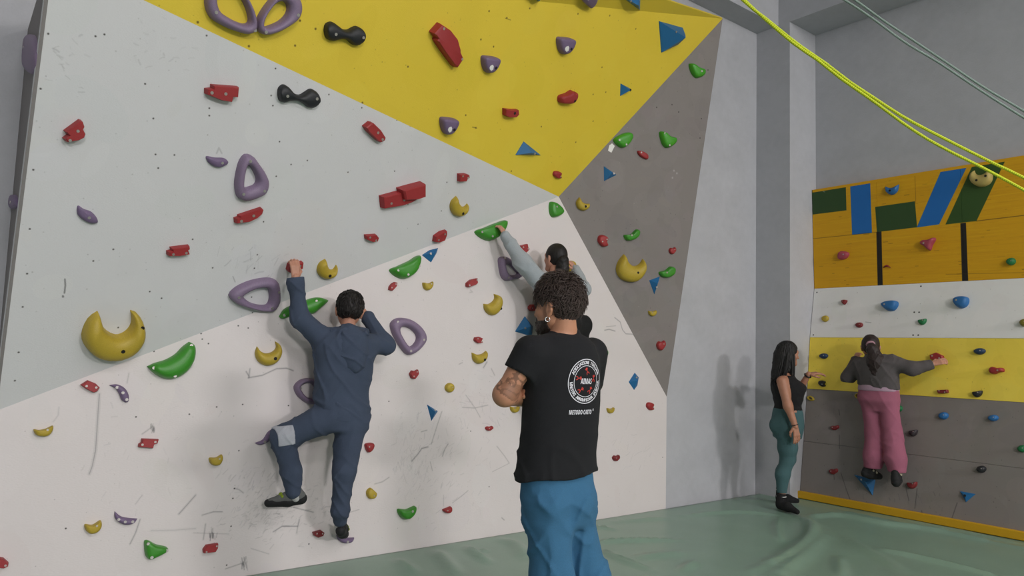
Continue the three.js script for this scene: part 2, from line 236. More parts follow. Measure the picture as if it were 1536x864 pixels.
part('top_batten', box(prof[4].x, H.x1 - .001, prof[4].y - .03, prof[4].y, ZE + .005, ZN), std(0xd8a004, .7), boul);
part('frame_post', box(prof[3].x + .02, H.x1 - .001, 0, prof[4].y - .03, ZE + .004, ZE + .03), std(0xcfcfd0, .7), boul);

// ---------- holds ----------
const HC = { red: 0xa93134, dred: 0x86262a, purple: 0x8f7c98, lilac: 0x7d6a8c, yellow: 0xc2a836, cream: 0xc9b46a, green: 0x429a2c, lime: 0x46a524, blue: 0x1f6fa8, navy: 0x1c3a5e, black: 0x22252a, char: 0x3a3238, pink: 0xb0475a, teal: 0x1c7a46, cobalt: 0x2b72b2, olive: 0x8a7d28 };
const holdMat = {};
for (const k in HC) holdMat[k] = std(HC[k], k === 'lime' || k === 'green' ? .38 : .52, { map: TEX.grit, bumpMap: TEX.gritBump, bumpScale: .0008 });
const boltMat = std(0xb9b4b0, .35, { metalness: .7 }), holeMat = std(0x15130f, .8), markMat = std(0xe8e6e2, .7);
function curve(pts, closed, n) { const c = new THREE.CatmullRomCurve3(pts.map(p => V3(p.x, p.y, 0)), closed, 'centripetal'); return c.getSpacedPoints(n).slice(0, closed ? n : n + 1); }
function finish(g, crease) { g.deleteAttribute('uv'); g = mergeVertices(g, 1e-5); g = crease ? toCreasedNormals(g, crease) : (g.computeVertexNormals(), g); const p = g.attributes.position, u = new Float32Array(p.count * 2); for (let i = 0; i < p.count; i++) { u[2 * i] = p.getX(i); u[2 * i + 1] = p.getY(i) + p.getZ(i) * .7; } g.setAttribute('uv', new THREE.BufferAttribute(u, 2)); return g; }
function loftRings(rings, cap) { const P = [], I = [], n = rings[0].length; rings.forEach(r => r.forEach(q => P.push(q.x, q.y, q.z))); for (let k = 0; k + 1 < rings.length; k++) for (let i = 0; i < n; i++) { const j = (i + 1) % n, a = k * n + i, b = k * n + j, c = a + n, d = b + n; I.push(a, b, d, a, d, c); } if (cap) { const o = P.length / 3; P.push(cap.x, cap.y, cap.z); for (let i = 0; i < n; i++) I.push((rings.length - 1) * n + i, (rings.length - 1) * n + (i + 1) % n, o); } const g = new THREE.BufferGeometry(); g.setAttribute('position', new THREE.Float32BufferAttribute(P, 3)); g.setIndex(I); g.setAttribute('uv', new THREE.Float32BufferAttribute(new Array(P.length / 3 * 2).fill(0), 2)); return g; }
function ccw(pts) { let a = 0; pts.forEach((p, i) => { const q = pts[(i + 1) % pts.length]; a += p.x * q.y - q.x * p.y; }); return a < 0 ? pts.slice().reverse() : pts; }
const PROF = { round: [[1, 0], [.985, .25], [.93, .5], [.82, .74], [.62, .91], [.34, .985]], block: [[1, 0], [.965, .6], [.93, .88], [.84, 1]], pyramid: [[1, 0], [.985, .06], [.06, .985]], wedge: [[1, 0], [.97, .35], [.88, .75], [.72, .95], [.4, 1]] };
function dome(pts, apex, h, kind) {
  const o = ccw(kind === 'round' || kind === 'wedge' ? curve(pts, true, 36) : pts.map(p => V3(p.x, p.y, 0)));
  const rings = PROF[kind].map(([s, z]) => o.map(p => V3(apex.x + (p.x - apex.x) * s, apex.y + (p.y - apex.y) * s, z * h)));
  return finish(loftRings(rings, V3(apex.x, apex.y, h)), kind === 'block' ? .55 : kind === 'pyramid' ? .3 : 0);
}
// body between two outlines: crescents and bones (open) or rings (closed)
function stripBody(a, b, h, closed, flatTop = .7) {
  const n = closed ? 40 : 26, A = curve(a, closed, n), B = curve(b, closed, n), m = 10, P = [], I = [], L = A.length;
  for (let i = 0; i < L; i++) { const wdt = A[i].distanceTo(B[i]); const hh = closed ? h : h * Math.min(1, Math.pow(wdt / (h * 1.1), .6)); for (let k = 0; k <= m; k++) { const f = k / m, z = Math.pow(Math.max(0, Math.sin(Math.PI * f)), flatTop) * hh, e = .5 - .5 * Math.cos(Math.PI * f); P.push(A[i].x + (B[i].x - A[i].x) * e, A[i].y + (B[i].y - A[i].y) * e, z); } }
  const area = A.reduce((s, p, i) => { const q = A[(i + 1) % L]; return s + p.x * q.y - q.x * p.y; }, 0), area2 = closed ? area : [...A, ...B.slice().reverse()].reduce((s, p, i, r) => { const q = r[(i + 1) % r.length]; return s + p.x * q.y - q.x * p.y; }, 0), flip = area2 < 0;
  for (let i = 0; i < (closed ? L : L - 1); i++) for (let k = 0; k < m; k++) { const w = m + 1, p = i * w + k, q = ((i + 1) % L) * w + k; flip ? I.push(p, p + 1, q + 1, p, q + 1, q) : I.push(p, q + 1, p + 1, p, q, q + 1); }
  const g = new THREE.BufferGeometry(); g.setAttribute('position', new THREE.Float32BufferAttribute(P, 3)); g.setIndex(I); g.setAttribute('uv', new THREE.Float32BufferAttribute(new Array(P.length / 3 * 2).fill(0), 2)); return finish(g, 0);
}
const boltGeo = new THREE.CylinderGeometry(1, 1, 1, 12).rotateX(Math.PI / 2);
const ray = new THREE.Raycaster();
function bolts(m, list, r, mat) { // list: local xy; seated on the surface by a ray down the panel normal
  m.material.side = THREE.DoubleSide; m.updateMatrixWorld(true);
  for (const p of list) { const o = m.localToWorld(V3(p.x, p.y, .6)), d = V3(0, 0, -1).applyQuaternion(m.quaternion); ray.set(o, d); const hit = ray.intersectObject(m, false)[0]; if (!hit) continue; const z = m.worldToLocal(hit.point.clone()).z; const b = part('bolt', boltGeo, mat, m); b.scale.set(r, r, .006); b.position.set(p.x, p.y, z - .001); }
  m.material.side = THREE.FrontSide;
}
const HOLDGROUP = { red: 'red holds', dred: 'red holds', purple: 'purple holds', lilac: 'purple holds', yellow: 'yellow holds', green: 'green holds', lime: 'green holds', blue: 'blue holds', cobalt: 'blue holds', navy: 'dark holds', black: 'black holds', char: 'dark holds', pink: 'pink holds', cream: 'yellow holds', teal: 'green holds', olive: 'yellow holds' };
const KIND = { red: 'red_hold', dred: 'red_hold', purple: 'purple_hold', lilac: 'purple_hold', yellow: 'yellow_hold', cream: 'cream_hold', green: 'green_hold', lime: 'green_hold', blue: 'blue_hold', cobalt: 'blue_hold', navy: 'navy_hold', black: 'black_hold', char: 'dark_hold', pink: 'pink_hold', teal: 'green_hold', olive: 'olive_hold' };
const holdsMade = [];
function hold(panel, shape, color, h, label, a, b, opt = {}) {
  const A = a.map(([x, y]) => panel.px(x, y)), B = b && (shape === 'ring' || shape === 'strip') ? b.map(([x, y]) => panel.px(x, y)) : null;
  const all = B ? [...A, ...B] : A, c = all.reduce((s, p) => s.add(p), new THREE.Vector2()).divideScalar(all.length);
  const rel = p => new THREE.Vector2(p.x - c.x, p.y - c.y), la = A.map(rel), lb = B && B.map(rel);
  let geo; const ap = opt.apex ? rel(panel.px(...opt.apex)) : new THREE.Vector2(0, 0);
  if (shape === 'ring') geo = stripBody(la, lb, h, true); else if (shape === 'strip') geo = stripBody(la, lb, h, false, opt.flat ?? .7); else geo = dome(la, ap, h, shape);
  const m = new THREE.Mesh(geo, holdMat[color]); m.name = numbered(KIND[color]); m.castShadow = m.receiveShadow = true;
  m.position.copy(panel.world(c.x, c.y)); m.quaternion.copy(panel.q); m.userData = { label, category: 'climbing hold', group: opt.group || HOLDGROUP[color] }; scene.add(m);
  let list = (opt.bolts || []).map(([x, y]) => rel(panel.px(x, y)));
  if (!opt.bolts) { const far = la.slice().sort((p, q) => q.length() - p.length()); if (shape === 'round' || shape === 'wedge' || shape === 'pyramid') list = [ap.clone().lerp(far[0], .35)]; else if (shape === 'block') list = [far[0].clone().multiplyScalar(.5), far.slice().sort((p, q) => p.dot(far[0]) - q.dot(far[0]))[0].multiplyScalar(.5)]; }
  const size = Math.max(...la.map(p => p.length()));
  bolts(m, list, opt.hole ? .011 : Math.min(.009, size * .11), opt.hole ? holeMat : boltMat);
  holdsMade.push(m); return m;
}
// irregular small outline around a pixel box
function blob(x0, y0, x1, y1, v = 0) { const shapes = [[[.02, .35], [.3, .04], [.75, 0], [1, .3], [.95, .7], [.6, 1], [.25, .92], [.03, .65]], [[0, .25], [.5, .1], [1, 0], [.98, .5], [.7, .92], [.4, 1], [.1, .7]], [[.1, .1], [.55, 0], [1, .25], [.85, .6], [1, .9], [.5, 1], [.2, .8], [0, .5]], [[0, .45], [.25, .1], [.6, .15], [.9, 0], [1, .45], [.75, .8], [.55, 1], [.2, .9]], [[0, .12], [.35, .2], [.7, .16], [1, 0], [1, .45], [.75, .9], [.4, 1], [.1, .75]]][v]; return shapes.map(([a, c]) => [x0 + a * (x1 - x0), y0 + c * (y1 - y0)]); }
// upper white panel
hold(pA, 'block', 'red', .045, 'red stepped block hold beside the black bone-shaped hold on the white panel', K1([[945, 377], [1066, 386], [1062, 432], [1040, 430], [1033, 455], [985, 448], [918, 420], [918, 395], [945, 393]]), null, { bolts: K1([[938, 410], [1000, 415]]) });
hold(pA, 'strip', 'black', .05, 'black bone-shaped hold on the white panel, just under the yellow edge', K1([[1247, 425], [1250, 395], [1272, 378], [1292, 388], [1315, 415], [1345, 425], [1368, 412], [1395, 398], [1420, 412], [1429, 445]]), K1([[1247, 425], [1252, 448], [1272, 460], [1300, 452], [1332, 452], [1360, 464], [1385, 483], [1408, 482], [1424, 466], [1429, 445]]), { bolts: K1([[1276, 425], [1408, 437]]) });
hold(pA, 'block', 'red', .045, 'red two-finned hold near the free side edge of the white panel', K1([[284, 585], [352, 535], [364, 539], [371, 560], [364, 572], [376, 595], [370, 612], [345, 625], [292, 634], [278, 618], [300, 603]]), null, { bolts: K1([[338, 580], [303, 622]]) });
hold(pA, 'round', 'lilac', .03, 'small purple leaf-shaped hold beside the purple triangular ring', K1([[926, 703], [965, 708], [1010, 712], [1026, 730], [1000, 748], [972, 751], [945, 738], [930, 722]]));
hold(pA, 'ring', 'purple', .055, 'upright purple triangular ring hold above a red hold', K1([[1098, 692], [1130, 698], [1160, 735], [1190, 780], [1203, 820], [1190, 865], [1150, 888], [1100, 900], [1065, 885], [1053, 830], [1060, 770], [1075, 720]]), K1([[1108, 738], [1120, 745], [1135, 768], [1145, 790], [1149, 808], [1140, 828], [1117, 838], [1099, 842], [1090, 832], [1091, 800], [1096, 770], [1101, 748]]), { bolts: K1([[1108, 715], [1172, 848], [1078, 862]]) });
hold(pA, 'round', 'lilac', .03, 'small dark purple leaf-shaped hold standing alone near the side edge', K4([[350, 60], [375, 75], [410, 88], [435, 116], [438, 136], [410, 140], [375, 125], [347, 98]]), null, { bolts: K4([[393, 108]]) });
hold(pA, 'block', 'red', .04, 'slanted red hold just below the upright purple ring', K4([[1050, 113], [1066, 108], [1066, 100], [1170, 66], [1178, 72], [1172, 90], [1150, 110], [1110, 128], [1052, 136]]), null, { bolts: K4([[1073, 122], [1128, 98]]) });
hold(pA, 'block', 'red', .04, 'flat red notched hold alone between the purple leaf and the purple rings', K4([[747, 262], [765, 258], [762, 245], [845, 235], [847, 247], [838, 252], [846, 272], [800, 280], [748, 280]]), null, { bolts: K4([[768, 270], [826, 264]]) });
hold(pA, 'strip', 'yellow', .10, 'very large yellow crescent hold low on the upper white panel', K4([[438, 534], [400, 560], [372, 610], [365, 650], [380, 690], [420, 728], [475, 745], [530, 742], [590, 715], [630, 665], [642, 620], [630, 565], [604, 534], [585, 530]]), K4([[438, 534], [444, 555], [453, 590], [475, 618], [500, 634], [525, 640], [550, 632], [575, 612], [589, 585], [590, 560], [585, 530]]), { hole: 1, bolts: K4([[527, 685], [619, 588]]), flat: .55 });
hold(pA, 'ring', 'purple', .055, 'sideways purple triangular ring hold beside the boy in navy', K4([[1026, 462], [1050, 432], [1100, 405], [1160, 388], [1215, 385], [1245, 400], [1254, 440], [1252, 490], [1225, 528], [1180, 530], [1110, 515], [1055, 495]]), K4([[1088, 460], [1105, 448], [1130, 435], [1155, 427], [1180, 425], [1200, 432], [1208, 455], [1208, 480], [1198, 503], [1175, 507], [1130, 498], [1100, 478]]), { bolts: K4([[1058, 460], [1238, 438], [1208, 510]]) });
hold(pA, 'block', 'red', .045, 'red hold gripped by the raised hand of the boy in navy', K4([[1285, 345], [1292, 318], [1355, 308], [1352, 335], [1320, 348], [1290, 355]]));
hold(pA, 'strip', 'yellow', .05, 'yellow crescent hold beside the raised hand of the boy in navy', K4([[1462, 300], [1435, 318], [1424, 350], [1435, 375], [1465, 387], [1498, 375], [1513, 345], [1512, 326]]), K4([[1462, 300], [1466, 320], [1478, 343], [1494, 348], [1512, 326]]), { hole: 1, bolts: K4([[1468, 366]]) });
hold(pA, 'block', 'red', .045, 'slanted red bar hold on white close under the yellow edge', K2([[92, 565], [118, 544], [130, 546], [165, 580], [187, 615], [183, 628], [165, 637], [150, 628], [105, 585]]), null, { bolts: K2([[148, 590], [168, 620]]) });
hold(pA, 'block', 'red', .035, 'small red notched hold between the large red fin and yellow panel tip', K2([[520, 780], [550, 778], [566, 783], [567, 795], [558, 798], [552, 812], [520, 814]]));
{ const m = hold(pA, 'block', 'red', .05, 'large red double-finned hold in the middle of the white panel', [[568, 293], [590, 287], [604, 284], [630, 288], [628, 293], [614, 301], [600, 306], [570, 311]], null, { bolts: [[581, 302], [600, 297]] }); const fin = hold; const g = dome([[594, 281], [612, 276], [630, 271.5], [630, 291], [618, 295], [597, 296]].map(([x, y]) => { const q = pA.px(x, y), w = m.worldToLocal(pA.world(q.x, q.y)); return new THREE.Vector2(w.x, w.y); }), (() => { const q = pA.px(616, 284), w = m.worldToLocal(pA.world(q.x, q.y)); return new THREE.Vector2(w.x, w.y); })(), .085, 'block'); part('fin', g, holdMat.red, m); }
hold(pA, 'strip', 'yellow', .05, 'yellow crescent hold on the white panel beside the large red double fin', K5([[515, 17], [492, 40], [487, 70], [500, 98], [525, 108], [550, 95], [565, 70], [565, 50]]), K5([[515, 17], [520, 38], [532, 58], [549, 65], [565, 50]]), { hole: 1, bolts: K5([[530, 88]]) });
hold(pA, 'block', 'red', .035, 'small flat red hold on white below the large red double fin', K5([[101, 190], [150, 187], [160, 200], [155, 217], [130, 220], [103, 208]]));
hold(pA, 'block', 'red', .04, 'small tilted red hold close above the joint and the blue wedge', K5([[412, 195], [440, 175], [465, 168], [465, 185], [455, 212], [430, 222], [408, 220]]));
// yellow panel
hold(pB, 'ring', 'purple', .06, 'large purple oval ring hold on yellow, partner nearer the free side edge', K1([[922, -30], [920, 30], [940, 75], [990, 110], [1060, 140], [1115, 150], [1143, 130], [1140, 70], [1115, 5], [1075, -60], [1020, -95], [960, -80]]), K1([[968, -20], [970, 20], [985, 50], [1020, 75], [1065, 98], [1100, 105], [1113, 95], [1110, 65], [1095, 20], [1065, -30], [1025, -60], [985, -50]]), { bolts: K1([[952, 47], [1128, 128]]) });
hold(pB, 'ring', 'purple', .06, 'large purple oval ring hold on yellow, partner nearer the black bone', K1([[1150, 130], [1150, 90], [1175, 40], [1205, 0], [1240, -40], [1295, -45], [1340, -10], [1350, 40], [1335, 80], [1290, 115], [1230, 145], [1180, 153]]), K1([[1175, 108], [1178, 85], [1195, 50], [1220, 20], [1245, 5], [1270, 5], [1285, 20], [1287, 45], [1275, 70], [1250, 93], [1215, 110], [1185, 117]]), { bolts: K1([[1176, 136], [1320, 60]]) });
hold(pB, 'strip', 'black', .055, 'black bone-shaped hold on the yellow panel beside the purple rings', [[485, 45], [487, 36], [496, 32], [504, 37], [512, 43], [520, 44], [526, 41], [533, 38.5], [541, 43], [544, 52]], [[485, 45], [487, 55], [496, 61], [505, 59], [513, 58], [520, 60], [525, 65], [533, 68], [541, 63], [544, 52]], { bolts: [[497, 49], [538, 54]] });
hold(pB, 'block', 'red', .06, 'long red stepped hold high on the yellow panel', K2([[430, 99], [470, 125], [505, 170], [519, 220], [519, 232], [532, 262], [505, 302], [490, 292], [440, 225], [407, 175], [412, 165], [393, 140]]), null, { bolts: K2([[437, 122], [520, 258]]) });
const jug = [[1, 5], [22, 2], [77, 17], [71, 43], [53, 70], [30, 81], [11, 68], [1, 38]];
for (const [x, y, label] of [[627, 247, 'purple shield hold with white arrow, beside the long red stepped hold'], [966, 163, 'purple shield hold with white arrow, highest of three on yellow'], [441, 523, 'purple shield hold with white arrow near the white panel edge']]) {
  const m = hold(pB, 'wedge', 'lilac', .06, label, K2(jug.map(([a, b]) => [x + a, y + b])), null, { hole: 1, apex: K2([[x + 34, y + 26]])[0], bolts: K2([[x + 45, y + 51]]) });
  const ar = K2([[20, 40], [30, 36], [34, 44], [32, 58], [24, 64], [17, 56], [16, 48]].map(([a, b]) => [x + a, y + b])); m.updateMatrixWorld(true);
  const pts = ar.map(([px, py]) => { const q = pB.px(px, py), w = m.worldToLocal(pB.world(q.x, q.y)); return w; }); const hitz = pts.map(p => { ray.set(m.localToWorld(V3(p.x, p.y, .5)), V3(0, 0, -1).applyQuaternion(m.quaternion)); const hh = ray.intersectObject(m, false)[0]; return hh ? m.worldToLocal(hh.point.clone()).z : .05; });
  const P = []; const cx = pts.reduce((s, p) => s + p.x, 0) / 7, cy = pts.reduce((s, p) => s + p.y, 0) / 7, cz = hitz.reduce((s, q) => s + q, 0) / 7; pts.forEach((p, i) => { const j = (i + 1) % 7, q = pts[j]; P.push(cx, cy, cz + .0025, q.x, q.y, hitz[j] + .0015, p.x, p.y, hitz[i] + .0015); });
  const g = new THREE.BufferGeometry(); g.setAttribute('position', new THREE.Float32BufferAttribute(P, 3)); g.setAttribute('uv', new THREE.Float32BufferAttribute(new Array(P.length / 3 * 2).fill(0), 2)); g.computeVertexNormals(); part('arrow_mark', g, std(0xe8e6e2, .7, { side: THREE.DoubleSide }), m, 'white arrow mark');
}
hold(pB, 'block', 'red', .045, 'red block hold in the middle of the yellow panel', K2([[724, 485], [755, 489], [785, 489], [787, 510], [775, 523], [740, 524], [724, 515]]), null, { hole: 1, bolts: K2([[763, 503]]) });
hold(pB, 'wedge', 'red', .06, 'larger rounded red hold with a notch on yellow, below the highest purple shield', K2([[973, 432], [1005, 418], [1032, 404], [1037, 415], [1050, 411], [1051, 435], [1035, 458], [1000, 465], [973, 457]]), null, { hole: 1, bolts: K2([[1028, 447]]) });
hold(pB, 'pyramid', 'blue', .13, 'big blue faceted volume in the yellow corner tip', [[988, 31.5], [1023.4, 41.3], [1027.3, 51.7], [1016, 67.2], [991.6, 78.8]], null, { apex: [1010, 52] });
hold(pB, 'pyramid', 'blue', .05, 'small blue pointed wedge on yellow close to the grey panel edge', K2([[1256, 375], [1303, 400], [1254, 432]]), null, { apex: K2([[1280, 400]])[0], hole: 1, bolts: K2([[1284, 400]]) });
hold(pB, 'pyramid', 'blue', .06, 'blue triangular wedge low on the yellow panel', K2([[820, 636], [897, 698], [783, 697]]), null, { apex: K2([[832, 678]])[0] });
hold(pB, 'wedge', 'red', .03, 'tiny red hold at the bottom tip of the yellow panel', K2(blob(950, 769, 987, 801, 2)));
hold(pF, 'pyramid', 'blue', .06, 'larger blue wedge on the sloping yellow top board beside the purple shield', K2([[1240, -30], [1345, -25], [1343, 45]]), null, { apex: K2([[1318, 0]])[0] });
hold(pF, 'wedge', 'lilac', .05, 'purple shield hold on the sloping yellow top board', K2([[1078, -50], [1150, -40], [1135, 12], [1118, 26], [1092, 10], [1072, -15]]));
hold(pF, 'pyramid', 'blue', .05, 'small blue wedge tip on the sloping yellow board near its narrow end', K2([[830, -50], [905, -42], [886, 7]]), null, { apex: K2([[878, -20]])[0] });
// grey panel
hold(pC, 'wedge', 'lime', .05, 'bright green rounded hold highest on the grey panel', [[1033, 96], [1037, 95.5], [1045, 101], [1056, 106], [1055, 113], [1043, 117], [1036, 109]]);
hold(pC, 'wedge', 'lime', .055, 'bright green hold on grey close to the yellow edge, above the white tape', K2([[1222, 630], [1262, 602], [1298, 597], [1307, 610], [1295, 640], [1265, 666], [1240, 655]]), null, { bolts: K2([[1268, 652], [1237, 632]]) });
hold(pC, 'wedge', 'lime', .055, 'bright green triangular hold on grey beside the small red one', K2([[1430, 594], [1445, 592], [1470, 612], [1503, 625], [1498, 645], [1465, 666], [1445, 655]]), null, { bolts: K2([[1441, 601], [1462, 655]]) });
hold(pC, 'wedge', 'red', .03, 'small slanted red hold on grey between two bright green holds', K2([[1330, 680], [1350, 680], [1378, 700], [1376, 717], [1355, 712], [1335, 696]]), null, { bolts: K2([[1342, 687]]) });
hold(pC, 'pyramid', 'blue', .05, 'small blue triangle on grey below the white tape', K2([[1181, 748], [1238, 787], [1182, 815]]), null, { apex: K2([[1205, 778]])[0] });
hold(pC, 'strip', 'yellow', .045, 'yellow crescent hold beside the tip where all panels meet', K5([[1070, 23], [1055, 45], [1062, 72], [1088, 84], [1110, 70], [1114, 52]]), K5([[1070, 23], [1078, 42], [1095, 52], [1114, 52]]), { hole: 1, bolts: K5([[1088, 65]]) });
hold(pC, 'wedge', 'red', .04, 'red knobbly hold on grey near the white panel edge', K5(blob(1152, 193, 1196, 246, 2)), null, { bolts: K5([[1165, 222], [1185, 212]]) });
hold(pC, 'wedge', 'green', .045, 'green curved hold on grey above the big yellow crescent', K5([[1269, 195], [1300, 190], [1325, 168], [1338, 172], [1335, 195], [1310, 215], [1280, 217]]));
hold(pC, 'strip', 'yellow', .08, 'big yellow crescent hold in the middle of the grey panel', K5([[1270, 279], [1244, 312], [1235, 350], [1250, 385], [1290, 404], [1325, 400], [1352, 370], [1361, 335], [1355, 300]]), K5([[1270, 279], [1280, 308], [1300, 328], [1323, 332], [1342, 320], [1355, 300]]), { hole: 1, bolts: K5([[1314, 360]]) });
hold(pC, 'wedge', 'red', .03, 'small red hold near the outer edge of grey, above a green hold', K5(blob(1472, 248, 1502, 280, 3)));
hold(pC, 'wedge', 'green', .045, 'green curved hold on grey near the outer edge, beside the blue spike', K5([[1427, 362], [1455, 352], [1478, 335], [1498, 342], [1496, 365], [1470, 384], [1437, 380]]));
hold(pC, 'pyramid', 'blue', .05, 'narrow blue downward spike on the grey panel', K5([[1385, 398], [1433, 380], [1408, 460]]), null, { apex: K5([[1410, 408]])[0] });
hold(pC, 'wedge', 'yellow', .03, 'tiny yellow hold on grey below the blue spike', K5(blob(1380, 532, 1415, 558, 4)));
hold(pC, 'wedge', 'red', .035, 'red hold lowest on the grey panel', K5(blob(1416, 667, 1455, 712, 3)));
{ const a = [[914, 218], [918, 215], [922, 219], [917, 229], [912, 226]].map(([x, y]) => pC.px(x, y)), g = new THREE.ExtrudeGeometry(new THREE.Shape(a), { depth: .0015, bevelEnabled: false }); const m = new THREE.Mesh(g, markMat); m.name = 'tape_strip'; m.position.copy(pC.o); m.quaternion.copy(pC.q); m.userData = { label: 'scrap of white tape stuck on the grey panel', category: 'tape' }; scene.add(shade(m)); }
// lower white panel
hold(pD, 'strip', 'green', .075, 'large green banana-shaped hold under the very large yellow crescent', K4([[660, 785], [690, 770], [740, 755], [785, 730], [820, 695], [850, 673]]), K4([[660, 785], [690, 815], [735, 838], [780, 840], [830, 815], [865, 770], [876, 725], [872, 690], [850, 673]]), { bolts: K4([[683, 790], [777, 826], [860, 772], [850, 690]]) });
hold(pD, 'strip', 'green', .06, 'long green wavy hold under the raised arm of the boy', K4([[1254, 560], [1275, 528], [1310, 510], [1350, 500], [1385, 482], [1430, 474], [1478, 488]]), K4([[1254, 560], [1265, 571], [1310, 560], [1360, 552], [1405, 548], [1435, 525], [1478, 488]]), { bolts: K4([[1268, 555], [1410, 492]]) });
hold(pD, 'strip', 'yellow', .055, 'yellow crescent hold under the arm of the boy, above a scribbled line', K4([[1155, 694], [1146, 725], [1160, 762], [1200, 782], [1240, 768], [1264, 725], [1258, 690], [1236, 671]]), K4([[1155, 694], [1168, 715], [1195, 725], [1222, 719], [1240, 700], [1236, 671]]), { hole: 1, bolts: K4([[1226, 749]]) });
hold(pD, 'ring', 'purple', .05, 'purple ring hold half hidden behind the hip of the boy', [[440, 580], [447, 571], [460, 567], [472, 570], [480, 582], [482, 596], [476, 605], [463, 606], [452, 600], [444, 592]], [[449, 581], [453, 576], [461, 574], [468, 577], [473, 585], [474, 592], [470, 597], [464, 597], [457, 594], [452, 588]], { bolts: [[447, 582]] });
hold(pD, 'wedge', 'green', .07, 'green half-moon hold gripped by the climber in the pale hoodie', K5([[597, 180], [640, 160], [690, 140], [735, 128], [738, 140], [725, 175], [700, 205], [660, 220], [620, 205]]), null, { apex: K5([[690, 165]])[0], bolts: K5([[616, 183], [659, 203]]) });
hold(pD, 'wedge', 'green', .07, 'green half-moon hold beside the small blue wedge under the joint', K5([[213, 352], [250, 333], [300, 310], [335, 288], [348, 286], [347, 320], [325, 365], [285, 391], [245, 383]]), null, { apex: K5([[300, 335]])[0], bolts: K5([[238, 355], [281, 374], [333, 335]]) });
hold(pD, 'pyramid', 'blue', .05, 'blue wedge on white just under the joint beside a green half-moon', K5([[362, 284], [395, 262], [435, 252], [428, 275], [403, 317]]), null, { apex: K5([[408, 276]])[0] });
hold(pD, 'block', 'red', .03, 'small red S-shaped hold under a green half-moon on white', K5([[212, 425], [222, 412], [235, 405], [246, 408], [243, 425], [225, 445], [210, 440]]));
hold(pD, 'wedge', 'yellow', .035, 'small round yellow hold beside the red S-shaped hold', K5(blob(364, 403, 408, 443, 4)));
hold(pD, 'block', 'red', .035, 'red notched plate hold above a yellow crescent on the scuffed panel', K5([[558, 410], [575, 395], [605, 388], [607, 410], [598, 418], [565, 430], [557, 424]]), null, { bolts: K5([[566, 421], [600, 397]]) });
hold(pD, 'strip', 'yellow', .05, 'tilted yellow crescent hold on white beside the man in black', K5([[638, 503], [642, 530], [660, 550], [682, 555], [708, 535], [719, 500], [712, 475], [685, 458]]), K5([[638, 503], [658, 504], [676, 494], [687, 478], [685, 458]]), { hole: 1, bolts: K5([[706, 525]]) });
hold(pD, 'ring', 'purple', .05, 'purple triangular ring hold behind the arm of the pale hoodie', K5([[704, 300], [720, 290], [745, 297], [765, 315], [785, 340], [808, 372], [800, 385], [770, 395], [735, 399], [718, 385], [708, 350], [704, 320]]), K5([[733, 335], [741, 326], [752, 328], [765, 340], [778, 355], [788, 365], [783, 371], [768, 374], [753, 374], [744, 368], [738, 355], [734, 343]]), { bolts: K5([[722, 300], [737, 387]]) });
hold(pD, 'block', 'red', .04, 'red angular hold above the sleeve of the pale hoodie', K5([[793, 243], [827, 234], [830, 250], [837, 258], [828, 270], [815, 280], [800, 265]]));
hold(pD, 'wedge', 'green', .05, 'green rounded hold in the top tip of the lower white panel', K5([[937, 45], [960, 50], [990, 78], [994, 92], [975, 110], [945, 113], [934, 90]]));
hold(pD, 'round', 'yellow', .05, 'yellow hold under the lower hand of the climber in the pale hoodie', [[845, 402], [848, 395], [853, 391], [860, 393], [862, 400], [857, 407], [849, 407]]);
hold(pD, 'ring', 'purple', .055, 'purple egg-shaped ring hold beside the bent elbow of the boy', K5([[218, 590], [245, 568], [295, 570], [340, 595], [372, 635], [377, 665], [355, 700], [325, 725], [295, 733], [265, 705], [240, 665], [222, 625]]), K5([[259, 617], [272, 606], [295, 610], [318, 625], [333, 645], [334, 662], [325, 680], [313, 692], [300, 694], [285, 680], [270, 655], [260, 635]]), { bolts: K5([[240, 585], [355, 665], [297, 715]]) });
hold(pD, 'block', 'red', .03, 'small red hold above a yellow crescent, beside the elbow ring', K5(blob(303, 798, 343, 842, 3)));
hold(pD, 'block', 'red', .03, 'tiny red notched hold close above the small yellow crescent', K5(blob(593, 651, 630, 681, 2)));
hold(pD, 'block', 'red', .04, 'red hold half hidden by the face of the man in black', K5(blob(837, 505, 872, 537, 0)));
hold(pD, 'pyramid', 'blue', .06, 'blue pyramid hold beside the chin of the man in black', K5([[825, 559], [862, 605], [856, 650], [781, 628]]), null, { apex: K5([[832, 605]])[0] });
hold(pD, 'strip', 'yellow', .05, 'small yellow crescent hold under the tiny red notched hold', K5([[585, 722], [590, 755], [612, 773], [640, 760], [652, 730], [648, 714]]), K5([[585, 722], [605, 731], [632, 727], [648, 714]]), { hole: 1, bolts: K5([[630, 754]]) });
hold(pD, 'wedge', 'green', .05, 'green hold peeking out behind the shoulder of the man in black', [[890, 534], [898, 528], [907, 523], [909.5, 528], [906, 537], [898, 544], [890, 545]]);
hold(pD, 'pyramid', 'blue', .045, 'small blue wedge on white near the lower edge of grey', [[943, 573], [952, 559], [958, 566], [956, 578], [951, 585]], null, { apex: [951, 570] });
hold(pD, 'wedge', 'red', .03, 'small red hold at the foot end of the white panel by the wall corner', K8(blob(1370, 82, 1402, 118, 2)));
hold(pD, 'wedge', 'yellow', .03, 'tiny pale yellow hold on white between man and wall corner', K8(blob(1193, 105, 1223, 132, 4)));
hold(pD, 'wedge', 'dred', .03, 'small dark red hold low on white behind the hip of the man', K8(blob(1217, 318, 1248, 347, 3)));
hold(pD, 'wedge', 'red', .03, 'tiny red hold low on white beside the elbow of the man in black', K8(blob(645, 188, 679, 210, 3)));
hold(pD, 'wedge', 'yellow', .03, 'tiny yellow hold showing under the folded arm of the man', K8(blob(758, 98, 797, 129, 4)));
